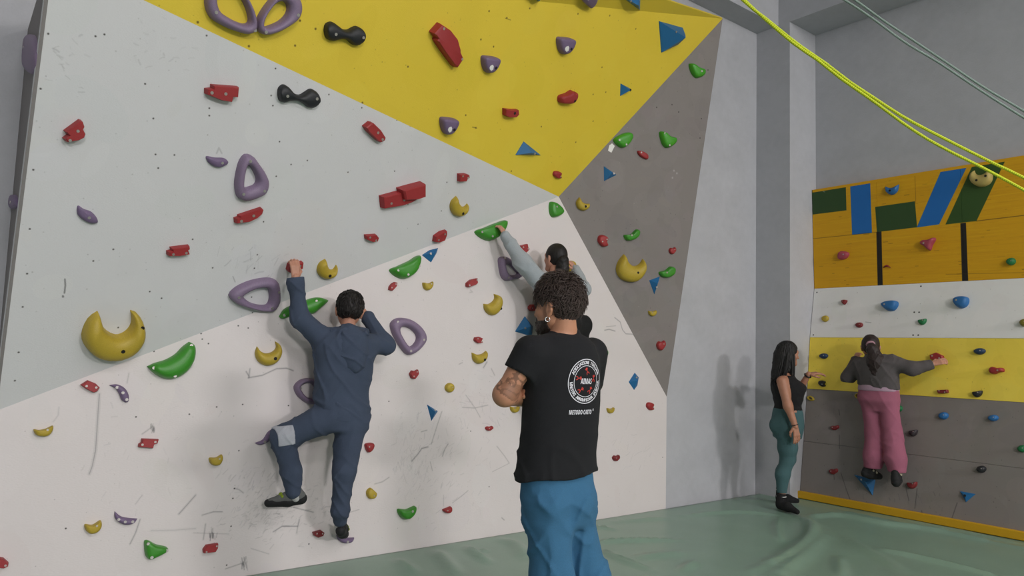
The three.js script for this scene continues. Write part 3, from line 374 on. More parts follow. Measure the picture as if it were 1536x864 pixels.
hold(pD, 'pyramid', 'blue', .045, 'blue downward triangle low on the scuffed white panel', K8([[385, 92], [434, 122], [405, 166]]), null, { apex: K8([[408, 124]])[0], bolts: K8([[414, 118]]) });
hold(pD, 'wedge', 'yellow', .035, 'small round yellow hold above the blue downward triangle', K8(blob(464, -4, 503, 38, 0)));
hold(pD, 'wedge', 'red', .035, 'red shield-shaped hold beside the straight leg of the boy', K8([[104, 270], [143, 267], [140, 290], [120, 308], [108, 295]]));
hold(pD, 'wedge', 'yellow', .035, 'round yellow hold low beside the straight leg of the boy', K8([[112, 480], [128, 466], [145, 478], [156, 492], [148, 512], [125, 516], [112, 500]]));
hold(pD, 'wedge', 'green', .05, 'green half-round hold lowest in the middle of the scuffed panel', K8([[250, 563], [290, 562], [331, 548], [325, 580], [300, 605], [280, 607], [258, 590]]), null, { apex: K8([[292, 578]])[0] });
hold(pD, 'wedge', 'red', .035, 'small red hold beside the lowest green half-round', K8([[453, 565], [475, 555], [490, 550], [492, 570], [480, 580], [462, 576]]));
hold(pD, 'block', 'red', .035, 'red notched plate hold beside the dark purple crescent', [[120, 577], [131, 570], [143, 575], [149, 581], [145, 587], [140, 589], [128, 583]]);
hold(pD, 'strip', 'lilac', .035, 'purple crescent hold curling beside the red plate under the joint', K7([[490, 5], [525, 1], [560, 18], [578, 50], [575, 80], [562, 83]]), K7([[490, 5], [518, 20], [535, 45], [545, 70], [562, 83]]), { bolts: K7([[523, 14], [548, 38], [565, 68]]) });
hold(pD, 'wedge', 'yellow', .045, 'yellow half-moon hold closest to the free side of the white panel', K7([[151, 203], [175, 206], [205, 200], [238, 186], [236, 210], [215, 232], [185, 235], [160, 228]]), null, { apex: K7([[195, 212]])[0] });
hold(pD, 'block', 'red', .035, 'red rectangular plate hold below grey scuff marks', K7([[636, 244], [712, 247], [706, 265], [690, 270], [685, 288], [620, 282], [622, 268], [632, 262]]), null, { bolts: K7([[635, 270], [693, 258]]) });
hold(pD, 'wedge', 'yellow', .04, 'yellow half-moon hold between the red plate and the bent knee', K7([[940, 332], [970, 330], [997, 316], [999, 340], [985, 362], [960, 366], [942, 352]]), null, { apex: K7([[970, 342]])[0] });
hold(pD, 'strip', 'lilac', .035, 'purple leaf-shaped hold touching the white-patched knee of the boy', K7([[1145, 265], [1180, 250], [1205, 215], [1230, 198]]), K7([[1145, 265], [1165, 274], [1200, 262], [1225, 238], [1230, 198]]), { bolts: K7([[1185, 258]]) });
hold(pD, 'wedge', 'yellow', .045, 'yellow half-moon hold beside the low purple crescent', K7([[380, 630], [415, 632], [452, 612], [456, 640], [435, 665], [405, 672], [385, 658]]), null, { apex: K7([[418, 642]])[0] });
hold(pD, 'strip', 'lilac', .035, 'purple crescent hold above the green triangle', K7([[515, 572], [545, 595], [580, 602], [618, 605]]), K7([[515, 572], [515, 600], [535, 622], [570, 633], [600, 625], [618, 605]]), { bolts: K7([[530, 605], [558, 615], [592, 615]]) });
hold(pD, 'wedge', 'green', .05, 'green triangular hold with three screws near the floor', K7([[650, 702], [665, 702], [700, 720], [750, 733], [757, 745], [735, 760], [690, 782], [672, 789], [655, 775], [648, 735]]), null, { bolts: K7([[660, 712], [743, 743], [675, 772]]) });
hold(pD, 'block', 'red', .035, 'red plate hold near the floor below a cluster of scuffs', K7([[925, 722], [978, 714], [976, 735], [965, 752], [912, 758], [910, 742]]), null, { bolts: K7([[922, 750], [968, 724]]) });
hold(pD, 'block', 'red', .04, 'red hold near the floor, closest to the free side edge of the lower white panel', K7([[-25, 775], [15, 780], [38, 800], [35, 815], [15, 824], [-25, 820]]));
hold(pD, 'block', 'dred', .035, 'dark red plate hold beside the lower shoe of the boy', K7([[1404, 665], [1440, 655], [1454, 665], [1448, 680], [1425, 688], [1408, 680]]));
hold(pD, 'strip', 'lilac', .05, 'purple crescent foothold under the lower shoe of the boy', [[504, 802], [517, 806], [531, 806]], [[504, 802], [508, 811], [518, 814.5], [526, 812.5], [531, 806]], { bolts: [[518, 811]] });
// grey end panel, seen edge on
hold(pG, 'round', 'purple', .03, 'purple hold on the grey end panel, upper one', [[40, 62], [50, 52], [56, 62], [56, 85], [53, 105], [46, 110], [38, 90]]);
hold(pG, 'round', 'lilac', .025, 'purple hold on the grey end panel, lower one', [[19, 297], [23, 292], [27, 298], [27, 308], [22, 314], [18, 307]]);
// bouldering wall
hold(pU, 'strip', 'cobalt', .05, 'blue crescent hold above the dark green painted square', KU([[505, 235], [515, 270], [545, 285], [575, 265], [585, 222]]), KU([[505, 235], [520, 241], [540, 244], [565, 235], [585, 222]]), { hole: 1, bolts: KU([[543, 262]]) });
hold(pU, 'strip', 'cream', .07, 'cream crescent hold on the slanted green painted bar', KU([[1030, 140], [1007, 168], [1010, 205], [1045, 233], [1085, 237], [1125, 215], [1138, 180], [1128, 145], [1118, 138]]), KU([[1030, 140], [1038, 160], [1065, 168], [1095, 158], [1118, 138]]), { hole: 1, bolts: KU([[1057, 203], [1110, 178]]) });
hold(pU, 'wedge', 'pink', .05, 'pink knobbly square hold on golden plywood', KU([[232, 625], [250, 615], [291, 628], [285, 650], [255, 667], [230, 662]]));
hold(pU, 'wedge', 'pink', .06, 'pink three-pointed hold between the black painted strips', KU([[711, 570], [725, 552], [760, 548], [795, 536], [803, 545], [785, 580], [772, 612], [760, 610], [740, 590]]));
hold(pU, 'strip', 'dred', .03, 'thin dark red arched hold beside a black painted strip', KU([[490, 716], [500, 703], [513, 696], [525, 703], [537, 716]]), KU([[490, 716], [503, 711], [513, 708], [525, 711], [537, 716]]), { bolts: [] });
hold(pU, 'round', 'teal', .05, 'green round hold on golden plywood', KU(blob(1218, 656, 1273, 700, 0)));
hold(pW, 'wedge', 'dred', .04, 'tiny red pointed hold on the white board near its end', K6([[717, 490], [742, 488], [738, 500], [728, 508]]));
hold(pW, 'wedge', 'cobalt', .07, 'blue half-bowl hold on white straight above the girl', K6([[897, 507], [915, 496], [968, 493], [972, 510], [955, 533], [930, 536], [910, 525]]));
hold(pW, 'wedge', 'cobalt', .07, 'blue half-bowl hold on white farther from the girl', K6([[1221, 487], [1240, 474], [1285, 475], [1291, 490], [1280, 515], [1255, 525], [1230, 512]]));
hold(pW, 'round', 'yellow', .03, 'small yellow hold on the white board by the pillar', K6(blob(626, 557, 658, 585, 0)));
hold(pW, 'round', 'dred', .03, 'small red oval hold on white above the head of the girl', K6(blob(778, 588, 812, 611, 0)));
hold(pW, 'round', 'teal', .035, 'small green round hold on the white board', K6(blob(1060, 571, 1098, 599, 1)));
hold(pW, 'round', 'olive', .05, 'olive hold on the white board, farthest from the pillar', K6(blob(1518, 573, 1560, 607, 0)));
hold(pY, 'round', 'navy', .04, 'dark blue oval hold on yellow beside the reaching hand', K6(blob(617, 727, 655, 751, 0)));
hold(pY, 'round', 'black', .035, 'small black hold on yellow just below the reaching hand', K6(blob(612, 848, 645, 876, 2)));
hold(pY, 'round', 'navy', .045, 'dark blue oval hold on yellow above the red hold', K6(blob(1311, 704, 1364, 732, 0)));
hold(pY, 'wedge', 'red', .05, 'red knuckled hold on the yellow board', K6([[1380, 800], [1395, 787], [1420, 793], [1445, 793], [1449, 808], [1425, 813], [1410, 820], [1385, 815]]));
hold(pY, 'block', 'dred', .035, 'flat dark red bar hold along the bottom of yellow', K9([[1148, 28], [1196, 26], [1199, 40], [1175, 44], [1152, 42]]));
hold(pY, 'round', 'black', .045, 'black hold at the lower rim of the yellow board', K9(blob(1305, 30, 1350, 60, 1)));
hold(pY, 'block', 'red', .04, 'red hold in the outstretched hand of the girl', [[1396, 533], [1406, 529], [1416, 534], [1417, 540], [1404, 541], [1397, 539]]);
hold(pL, 'ring', 'yellow', .025, 'small yellow ring-shaped hold by the pillar on grey board', K9([[563, 58], [575, 53], [590, 62], [593, 72], [580, 76], [566, 69]]), K9([[571, 62], [576, 60], [583, 65], [585, 69], [580, 70], [573, 67]]), { bolts: [] });
hold(pL, 'ring', 'yellow', .025, 'small yellow ring-shaped hold beside the hip of the girl', K9([[777, 50], [788, 42], [800, 46], [802, 60], [792, 67], [780, 62]]), K9([[784, 52], [790, 49], [796, 51], [796, 57], [791, 60], [786, 58]]), { bolts: [] });
hold(pL, 'round', 'teal', .03, 'small green hold beside the pink trouser hip', K9(blob(968, 98, 990, 124, 0)));
hold(pL, 'round', 'cobalt', .045, 'blue round hold on the grey board, under the flat dark red bar hold', K9(blob(1153, 128, 1197, 160, 0)));
hold(pL, 'round', 'cobalt', .045, 'blue round hold on the grey board, under the black hold at the yellow rim', K9(blob(1375, 140, 1422, 168, 0)));
hold(pL, 'round', 'char', .045, 'dark maroon round hold beside the pink trousers', K9(blob(1020, 206, 1058, 236, 1)));
hold(pL, 'wedge', 'dred', .03, 'small red hold on the grey board, upper of the pair near the woman', K9(blob(667, 186, 705, 208, 3)));
hold(pL, 'wedge', 'dred', .03, 'small red hold on the grey board, lower of the pair near the woman', K9(blob(660, 380, 700, 407, 3)));
hold(pL, 'round', 'teal', .04, 'green hold on the grey board, farthest from the pillar', K9(blob(1508, 276, 1550, 308, 0)));
hold(pL, 'round', 'black', .045, 'black round hold on the grey board above the blue triangle plate', K9(blob(1324, 369, 1367, 400, 0)));
hold(pL, 'pyramid', 'blue', .09, 'large blue triangular foothold under the shoe of the girl', [[1281, 712], [1313, 720], [1309, 743]], null, { apex: [1305, 724] });
hold(pL, 'wedge', 'dred', .04, 'red rounded hold low beside the shoe of the girl', K9(blob(1012, 440, 1056, 471, 4)));
hold(pL, 'pyramid', 'blue', .04, 'blue triangle plate with dark centre low on the grey board', K9([[1247, 482], [1319, 495], [1275, 532]]), null, { apex: K9([[1279, 503]])[0], hole: 1, bolts: K9([[1277, 503]]) });
// ---------- landing mat ----------
const onFloor = (px, py) => onPlane(px, py, UY, 0);
const FOLDS = [ // pixel polylines of creases on the mat, height, half-width
  [K9([[545, 600], [580, 635], [575, 690], [500, 760], [320, 840]]), .030, .05], [K9([[530, 600], [700, 590], [900, 630], [1100, 652], [1536, 738]]), .022, .05], [K9([[700, 565], [960, 628], [1200, 665]]), .014, .03], [K9([[860, 735], [1100, 790], [1450, 870]]), .02, .03], [K9([[0, 592], [250, 575], [420, 585]]), .014, .04],
  [K9([[430, 600], [425, 660], [440, 700]]), .016, .03], [K9([[640, 660], [560, 760], [400, 870]]), .02, .06], [K9([[730, 690], [1000, 850]]), .012, .05], [K9([[700, 780], [720, 870]]), .016, .04], [K9([[0, 840], [60, 800]]), .016, .03], [K9([[180, 520], [420, 525]]), .010, .05], [K9([[960, 600], [1250, 660], [1536, 720]]), .012, .03],
  [K8([[1140, 640], [1170, 642], [1240, 655]]), .014, .02], [K8([[1150, 712], [1250, 705], [1536, 700]]), .018, .03], [K8([[1165, 745], [1250, 785], [1400, 840]]), .018, .025], [K8([[560, 730], [600, 760], [660, 800]]), .02, .03], [K8([[420, 745], [470, 800], [520, 860]]), .018, .05], [K8([[690, 690], [780, 720], [830, 780]]), .016, .05], [K8([[250, 790], [330, 850]]), .016, .04], [K8([[1200, 620], [1460, 600]]), .012, .04], [K8([[620, 745], [650, 748]]), .01, .02], [K8([[1330, 780], [1536, 760]]), .014, .05]];
{
  const segs = []; for (const [p, a, w] of FOLDS) { const q = p.map(([x, y]) => onFloor(x, y)), c = new THREE.CatmullRomCurve3(q, false, 'centripetal').getPoints(10); for (let i = 0; i + 1 < c.length; i++) segs.push([c[i], c[i + 1], a * (1 - Math.pow(Math.abs((i + .5) / (c.length - 1) * 2 - 1), 3)), w]); }
  const x0 = -2.5, x1 = 7.40, z0 = Z0 + .004, z1 = 4.5, nx = 300, nz = 290, P = [], U = [], I = [];
  for (let j = 0; j <= nz; j++) for (let i = 0; i <= nx; i++) {
    const x = x0 + (x1 - x0) * i / nx, z = z0 + (z1 - z0) * j / nz; let y = .004 * noise(x * 1.1, z * 1.1, 2) + .003 * noise(x * 3, z * 2.2, 9), hi = 0;
    for (const [a, b, h, w] of segs) { const dx = b.x - a.x, dz = b.z - a.z; if (Math.abs(x - a.x) > .5 || Math.abs(z - a.z) > .5) continue; const t = Math.max(0, Math.min(1, ((x - a.x) * dx + (z - a.z) * dz) / (dx * dx + dz * dz))), d = Math.hypot(x - a.x - dx * t, z - a.z - dz * t) / w; const v = 1.8 * h * Math.exp(-d * d * .8); if (v > hi) hi = v; }
    const edgeDamp = Math.min(1, (z - z0) / .25, (x1 - x) / .2 + .15); y = (y + hi) * Math.max(0, edgeDamp) - .004; P.push(x, y, z); U.push(x, z);
  }
  for (let j = 0; j < nz; j++) for (let i = 0; i < nx; i++) { const a = j * (nx + 1) + i, b = a + 1, c = a + nx + 1, d = c + 1; I.push(a, c, b, b, c, d); }
  // turned-down rim so that the sheet has thickness
  const rim = []; for (let i = 0; i <= nx; i++) rim.push(i); for (let j = 1; j <= nz; j++) rim.push(j * (nx + 1) + nx); for (let i = nx - 1; i >= 0; i--) rim.push(nz * (nx + 1) + i); for (let j = nz - 1; j > 0; j--) rim.push(j * (nx + 1));
  const o = P.length / 3; for (const k of rim) { P.push(P[3 * k], -.058, P[3 * k + 2]); U.push(U[2 * k], U[2 * k + 1] + .05); }
  for (let i = 0; i < rim.length; i++) { const j = (i + 1) % rim.length; I.push(rim[i], rim[j], o + i, rim[j], o + j, o + i); }
  const g = new THREE.BufferGeometry(); g.setAttribute('position', new THREE.Float32BufferAttribute(P, 3)); g.setAttribute('uv', new THREE.Float32BufferAttribute(U, 2)); g.setIndex(I); g.computeVertexNormals();
  const m = new THREE.Mesh(g, std(0x88a795, .30, { map: TEX.mat, bumpMap: TEX.matBump, bumpScale: .0008, side: THREE.DoubleSide })); m.name = 'landing_mat'; m.userData = { label: 'pale green vinyl landing mat with wrinkles covering the floor', category: 'mat' }; m.receiveShadow = m.castShadow = true; scene.add(m);
}
// ---------- ropes ----------
const ropeTex = canvasTex(32, 128, (c, w, h) => { c.fillStyle = '#fff'; c.fillRect(0, 0, w, h); c.strokeStyle = 'rgba(0,0,0,.28)'; c.lineWidth = 3; for (let i = -4; i < 20; i++) { c.beginPath(); c.moveTo(0, i * 16); c.lineTo(w, i * 16 + 16); c.stroke(); c.beginPath(); c.moveTo(w, i * 16 + 4); c.lineTo(0, i * 16 + 20); c.stroke(); } });
ropeTex.wrapS = ropeTex.wrapT = THREE.RepeatWrapping;
function rope(name, label, group, px, t, r, color, head, tail) {
  const pts = [...head, ...px.map(([x, y]) => J(x, y, t)), ...tail], c = new THREE.CatmullRomCurve3(pts, false, 'centripetal'), L = c.getLength();
  const g = new THREE.TubeGeometry(c, 220, r, 8, false), uv = g.attributes.uv; for (let i = 0; i < uv.count; i++) uv.setXY(i, uv.getY(i) * 2, uv.getX(i) * L / .06);
  const m = new THREE.Mesh(g, std(color, .75, { map: ropeTex })); m.name = numbered(name); m.userData = { label, category: 'rope', group }; scene.add(shade(m));
}
const YH = V3(.6, 6.38, -2.6), GH = V3(2.6, 6.38, -3.6), YT = V3(7.68, 1.25, 2.6), GT = V3(7.68, 1.4, 1.5);
rope('rope', 'bright yellow rope of the sagging pair, upper strand where they part', 'yellow ropes', K3([[270, 0], [380, 88], [520, 200], [650, 290], [740, 360], [860, 440], [1000, 530], [1200, 635], [1400, 735], [1536, 800]]), 2.5, .0052, 0xd3e021, [YH, J(1040, -95, 2.5)], [J(1640, 325, 2.5), V3(5.0, 1.62, .7), YT]);
rope('rope', 'bright yellow rope of the sagging pair, lower strand where they part', 'yellow ropes', K3([[278, 0], [384, 98], [510, 204], [610, 272], [700, 345], [850, 450], [1000, 560], [1100, 625], [1200, 680], [1350, 755], [1536, 855]]), 2.5, .0052, 0xd3e021, [YH.clone().add(V3(.03, 0, .02)), J(1042, -88, 2.5)], [J(1640, 345, 2.5), V3(5.0, 1.55, .7), YT.clone().add(V3(0, -.05, 0))]);
rope('rope', 'faint grey-green rope of the upper pair, higher strand', 'grey-green ropes', K3([[775, 0], [900, 90], [1050, 190], [1200, 290], [1350, 390], [1536, 500]]), 3.6, .0055, 0x8d9f95, [GH, J(1200, -50, 3.6)], [J(1640, 232, 3.6), V3(6.2, 2.2, .1), GT]);
rope('rope', 'faint grey-green rope of the upper pair, lower strand', 'grey-green ropes', K3([[728, 0], [850, 80], [1000, 190], [1150, 280], [1300, 380], [1400, 445], [1536, 530]]), 3.6, .0055, 0x8d9f95, [GH.clone().add(V3(.03, 0, .02)), J(1180, -45, 3.6)], [J(1640, 240, 3.6), V3(6.2, 2.15, .1), GT.clone().add(V3(0, -.05, 0))]);
for (const [p, d, label] of [[YH, V3(0, 1, 0), 'steel ring on the ceiling holding the yellow ropes'], [GH, V3(0, 1, 0), 'steel ring on the ceiling holding the grey-green ropes'], [YT, V3(1, 0, 0), 'steel ring on the side wall holding the yellow ropes'], [GT, V3(1, 0, 0), 'steel ring on the side wall holding the grey-green ropes']]) { const g = thing('rope_anchor', label, 'anchor', 'rope anchors'); g.position.copy(p); g.quaternion.setFromUnitVectors(UY, d); part('plate', new THREE.CylinderGeometry(.05, .05, .012, 16).translate(0, .03, 0), std(0x9a9ea2, .35, { metalness: .8 }), g); part('ring', new THREE.TorusGeometry(.035, .007, 8, 20), std(0x9a9ea2, .35, { metalness: .8 }), g); }
// ---------- implicit bodies ----------
const arr = v => v.isVector3 ? [v.x, v.y, v.z] : v;
function rc(a, b, ra, rb) { const [ax, ay, az] = arr(a), [bx, by, bz] = arr(b), dx = bx - ax, dy = by - ay, dz = bz - az, l2 = dx * dx + dy * dy + dz * dz || 1e-9, R = Math.max(ra, rb), dr = rb - ra;
  return { f(x, y, z) { const px = x - ax, py = y - ay, pz = z - az; let t = (px * dx + py * dy + pz * dz) / l2; t = t < 0 ? 0 : t > 1 ? 1 : t; const qx = px - dx * t, qy = py - dy * t, qz = pz - dz * t; return Math.sqrt(qx * qx + qy * qy + qz * qz) - ra - dr * t; }, lo: [Math.min(ax, bx) - R, Math.min(ay, by) - R, Math.min(az, bz) - R], hi: [Math.max(ax, bx) + R, Math.max(ay, by) + R, Math.max(az, bz) + R] }; }
function el(c, r, q) { const [cx, cy, cz] = arr(c), m = Math.min(...r), R = Math.max(...r), e = q ? new THREE.Matrix4().makeRotationFromQuaternion(q).elements : null;
  return { f(x, y, z) { let px = x - cx, py = y - cy, pz = z - cz; if (e) { const a = e[0] * px + e[1] * py + e[2] * pz, b = e[4] * px + e[5] * py + e[6] * pz, c2 = e[8] * px + e[9] * py + e[10] * pz; px = a; py = b; pz = c2; } const k = Math.sqrt(px * px / (r[0] * r[0]) + py * py / (r[1] * r[1]) + pz * pz / (r[2] * r[2])); return (k - 1) * m; }, lo: [cx - R, cy - R, cz - R], hi: [cx + R, cy + R, cz + R] }; }
// stack of ellipses: sections {y, x, z, a, b}; e1 is the direction of half-width a
function stack(secs, e1, round = .02) { secs = secs.slice().sort((p, q) => p.y - q.y); const y0 = secs[0].y, y1 = secs[secs.length - 1].y, ex = e1.x, ez = e1.z, R = Math.max(...secs.map(s => Math.max(s.a, s.b)));
  return { f(x, y, z) { let yc = y < y0 ? y0 : y > y1 ? y1 : y, i = 0; while (i < secs.length - 2 && secs[i + 1].y < yc) i++; const s = secs[i], q = secs[i + 1]; let t = (yc - s.y) / (q.y - s.y); t = t * t * (3 - 2 * t) * .5 + t * .5; const a = s.a + (q.a - s.a) * t, b = s.b + (q.b - s.b) * t, px = x - s.x - (q.x - s.x) * t, pz = z - s.z - (q.z - s.z) * t, u = Math.abs(px * ex + pz * ez) / a, v = Math.abs(-px * ez + pz * ex) / b, k = Math.pow(Math.pow(u, 2.3) + Math.pow(v, 2.3), 1 / 2.3), d = (k - 1) * Math.min(a, b), h = Math.abs(y - yc); return h > 0 ? Math.hypot(Math.max(d + round, 0), h) - round : d; }, lo: [Math.min(...secs.map(s => s.x)) - R, y0 - round, Math.min(...secs.map(s => s.z)) - R], hi: [Math.max(...secs.map(s => s.x)) + R, y1 + round, Math.max(...secs.map(s => s.z)) + R] }; }
function blend(prims, k = .03) { return (x, y, z) => { let d = 1e3; for (const p of prims) { const e = p.f(x, y, z), h = k - Math.abs(d - e); d = (e < d ? e : d) - (h > 0 ? h * h / (4 * k) : 0); } return d; }; }
const bounds = (prims, m) => [[0, 1, 2].map(i => Math.min(...prims.map(p => p.lo[i])) - m), [0, 1, 2].map(i => Math.max(...prims.map(p => p.hi[i])) + m)];
// surface nets over active blocks
function mesher(f, [lo, hi], cell, colorFn) {
  const n = [0, 1, 2].map(i => Math.ceil((hi[i] - lo[i]) / cell / 8) * 8 + 1), [nx, ny, nz] = n, V = new Float32Array(nx * ny * nz).fill(9), B = 8, act = [], reach = B * cell * .9 + .045;
  for (let bz = 0; bz < nz - 1; bz += B) for (let by = 0; by < ny - 1; by += B) for (let bx = 0; bx < nx - 1; bx += B) { const d = f(lo[0] + (bx + 4) * cell, lo[1] + (by + 4) * cell, lo[2] + (bz + 4) * cell); if (Math.abs(d) < reach) { act.push([bx, by, bz]); for (let k = 0; k <= B; k++) for (let j = 0; j <= B; j++) for (let i = 0; i <= B; i++) { const id = bx + i + nx * (by + j + ny * (bz + k)); if (V[id] === 9 || V[id] === -9) V[id] = f(lo[0] + (bx + i) * cell, lo[1] + (by + j) * cell, lo[2] + (bz + k) * cell); } } else if (d < 0) for (let k = 0; k <= B; k++) for (let j = 0; j <= B; j++) for (let i = 0; i <= B; i++) { const id = bx + i + nx * (by + j + ny * (bz + k)); if (V[id] === 9) V[id] = -9; } }
  const idx = new Map(), P = [], I = [], off = [0, 1, nx, nx + 1, nx * ny, nx * ny + 1, nx * ny + nx, nx * ny + nx + 1], ed = [[0, 1], [2, 3], [4, 5], [6, 7], [0, 2], [1, 3], [4, 6], [5, 7], [0, 4], [1, 5], [2, 6], [3, 7]], cp = [[0, 0, 0], [1, 0, 0], [0, 1, 0], [1, 1, 0], [0, 0, 1], [1, 0, 1], [0, 1, 1], [1, 1, 1]], v = new Float64Array(8);
  for (const [bx, by, bz] of act) for (let k = bz; k < bz + B; k++) for (let j = by; j < by + B; j++) for (let i = bx; i < bx + B; i++) { const b = i + nx * (j + ny * k); let m = 0; for (let q = 0; q < 8; q++) { v[q] = V[b + off[q]]; if (v[q] < 0) m++; } if (m === 0 || m === 8) continue; let sx = 0, sy = 0, sz = 0, c = 0; for (const [p, q] of ed) { if ((v[p] < 0) === (v[q] < 0)) continue; const t = v[p] / (v[p] - v[q]), A = cp[p], C = cp[q]; sx += A[0] + (C[0] - A[0]) * t; sy += A[1] + (C[1] - A[1]) * t; sz += A[2] + (C[2] - A[2]) * t; c++; } idx.set(b, P.length / 3); P.push(lo[0] + (i + sx / c) * cell, lo[1] + (j + sy / c) * cell, lo[2] + (k + sz / c) * cell); }
  const quad = (a, b, c, d, fl) => { if (a === undefined || b === undefined || c === undefined || d === undefined) return; fl ? I.push(a, c, b, a, d, c) : I.push(a, b, c, a, c, d); };
  for (const b of idx.keys()) { const s = V[b] < 0; for (const [e, o1, o2] of [[1, nx, nx * ny], [nx, nx * ny, 1], [nx * ny, 1, nx]]) { if ((V[b + e] < 0) === s) continue; quad(idx.get(b - o1 - o2), idx.get(b - o2), idx.get(b), idx.get(b - o1), !s); } }
  const g = new THREE.BufferGeometry(); g.setAttribute('position', new THREE.Float32BufferAttribute(P, 3)); g.setIndex(I); g.computeVertexNormals();
  const U = new Float32Array(P.length / 3 * 2); for (let i = 0; i < P.length / 3; i++) { U[2 * i] = (P[3 * i] + P[3 * i + 2]) * .8; U[2 * i + 1] = P[3 * i + 1]; } g.setAttribute('uv', new THREE.BufferAttribute(U, 2));
  if (colorFn) { const C = new Float32Array(P.length), c = new THREE.Color(); for (let i = 0; i < P.length; i += 3) { colorFn(P[i], P[i + 1], P[i + 2], c); C[i] = c.r; C[i + 1] = c.g; C[i + 2] = c.b; } g.setAttribute('color', new THREE.BufferAttribute(C, 3)); }
  return g;
}
const sd = (prims, k, cell, o = {}) => { const base = blend(prims, k), f = (x, y, z) => { let d = base(x, y, z); if (o.fold && Math.abs(d) < .06) d += o.fold(x, y, z); if (o.clip) for (const c of o.clip) d = Math.max(d, c(x, y, z)); if (o.cut) d = Math.max(d, -o.cut(x, y, z)); return d; }; f.prims = prims; const g = mesher(f, bounds(prims, .03), cell, o.color); g.userData.f = f; return g; };
// half-space: keeps the side the normal points away from
const half = (p, n) => { const [nx, ny, nz] = n.clone().normalize().toArray(), d = nx * p.x + ny * p.y + nz * p.z; return (x, y, z) => nx * x + ny * y + nz * z - d; };
// long drape creases: sharp across, slow along a slanted direction
const creases = (amp, s, dir = [1, 1, 1], ph = 0, slant = .6) => { const ca = Math.cos(slant), sa = Math.sin(slant); return (x, y, z) => { const h = x * .75 + z * .66, a = (h * ca + y * sa) * s * 1.5, b = (y * ca - h * sa) * s * .45, a2 = (h * ca - y * sa) * s * 1.3, q = noise(a + ph, b, z * s * .5 - ph), q2 = noise(a2 - ph, b + 7, ph + x * s * .5), r = 1 - Math.abs(q) * 4, r2 = 1 - Math.abs(q2) * 4.5; return -amp * ((r > 0 ? r * r : 0) * .8 + (r2 > 0 ? r2 * r2 : 0) * .5 + .35 * noise(h * s * .8, y * s * .6 + ph, ph)); }; };
function frameOf(fwd, up) { const z = fwd.clone().normalize(), x = V3().crossVectors(up, z).normalize(), y = V3().crossVectors(z, x); return { x, y, z, q: new THREE.Quaternion().setFromRotationMatrix(new THREE.Matrix4().makeBasis(x, y, z)) }; }
// head: z forward, y up, x to the person's left; crown .125, chin -.112
function headPrims(c, F, s) { const at = (x, y, z) => c.clone().addScaledVector(F.x, x * s).addScaledVector(F.y, y * s).addScaledVector(F.z, z * s), E = (x, y, z, r) => el(at(x, y, z), r.map(v => v * s), F.q), R = (a, b, ra, rb) => rc(at(...a), at(...b), ra * s, rb * s);
  const p = [E(0, .03, -.012, [.076, .094, .095]), E(0, -.025, .032, [.062, .082, .06]), R([.045, -.05, .012], [.012, -.092, .07], .024, .02), R([-.045, -.05, .012], [-.012, -.092, .07], .024, .02), E(0, -.098, .072, [.022, .016, .016]), E(.036, -.022, .066, [.024, .018, .018]), E(-.036, -.022, .066, [.024, .018, .018]), R([-.04, .028, .078], [.04, .028, .078], .012, .012)];
  const fine = [R([0, .012, .088], [0, -.03, .11], .007, .012), E(.011, -.036, .096, [.008, .007, .009]), E(-.011, -.036, .096, [.008, .007, .009]), E(0, -.063, .088, [.022, .006, .009]), E(0, -.073, .086, [.019, .006, .009])];
  for (const k of [-1, 1]) fine.push(E(k * .031, .008, .078, [.014, .011, .011]), E(k * .084, -.008, -.008, [.008, .031, .018]), R([k * .086, .018, .0], [k * .093, .012, -.02], .006, .006), R([k * .093, .012, -.02], [k * .092, -.014, -.022], .006, .006), R([k * .092, -.014, -.022], [k * .082, -.038, -.002], .006, .008));
  return { at, prims: p, fine }; }
function headGeo(c, F, s, cell, color) { const h = headPrims(c, F, s), a = blend(h.prims, .03 * s), b = blend(h.fine, .004), f = (x, y, z) => { const p = a(x, y, z), q = b(x, y, z), k = .008 * s, m = k - Math.abs(p - q); return Math.min(p, q) - (m > 0 ? m * m / (4 * k) : 0); }; const g = mesher(f, bounds([...h.prims, ...h.fine], .01), cell, color); return { g, f, at: h.at, F }; }
// hand: w wrist, d towards the fingers, n out of the back of the hand, thumb +1 on cross(d, n) side
function handPrims(w, d, n, s, thumb, curl, spread = .05) {
  d = d.clone().normalize(); n = n.clone().addScaledVector(d, -n.dot(d)).normalize(); const l = V3().crossVectors(d, n).multiplyScalar(thumb), P = [], q = (a, b, c) => w.clone().addScaledVector(d, a * s).addScaledVector(l, b * s).addScaledVector(n, c * s);
  for (const b of [-.026, -.009, .009, .026]) P.push(rc(q(.0, b * .6, 0), q(.085, b, 0), .013 * s, .012 * s));
  const F = [[.03, .040, .024, .019, .0088], [.0105, .045, .028, .02, .009], [-.0105, .042, .026, .02, .0086], [-.029, .033, .02, .018, .0076]];
  F.forEach(([b, l1, l2, l3, r], i) => { let p = q(.085, b, 0), a = curl * .55 + i * .03, dir = V3(); const step = (len, ra, rb) => { dir.copy(d).multiplyScalar(Math.cos(a)).addScaledVector(n, -Math.sin(a)).addScaledVector(l, spread * (b / .03) * Math.cos(a)); const e = p.clone().addScaledVector(dir, len * s); P.push(rc(p, e, ra * s, rb * s)); p = e; a += curl; }; step(l1, r * 1.1, r); step(l2, r, r * .95); step(l3, r * .95, r * .8); });
  let p = q(.018, .03, -.006), e = q(.05, .052, -.018); P.push(rc(p, e, .014 * s, .012 * s)); p = e; e = q(.078, .054 - curl * .012, -.028 - curl * .006); P.push(rc(p, e, .011 * s, .0095 * s)); P.push(rc(e, q(.098, .046 - curl * .018, -.036 - curl * .008), .0095 * s, .0075 * s)); return P; }
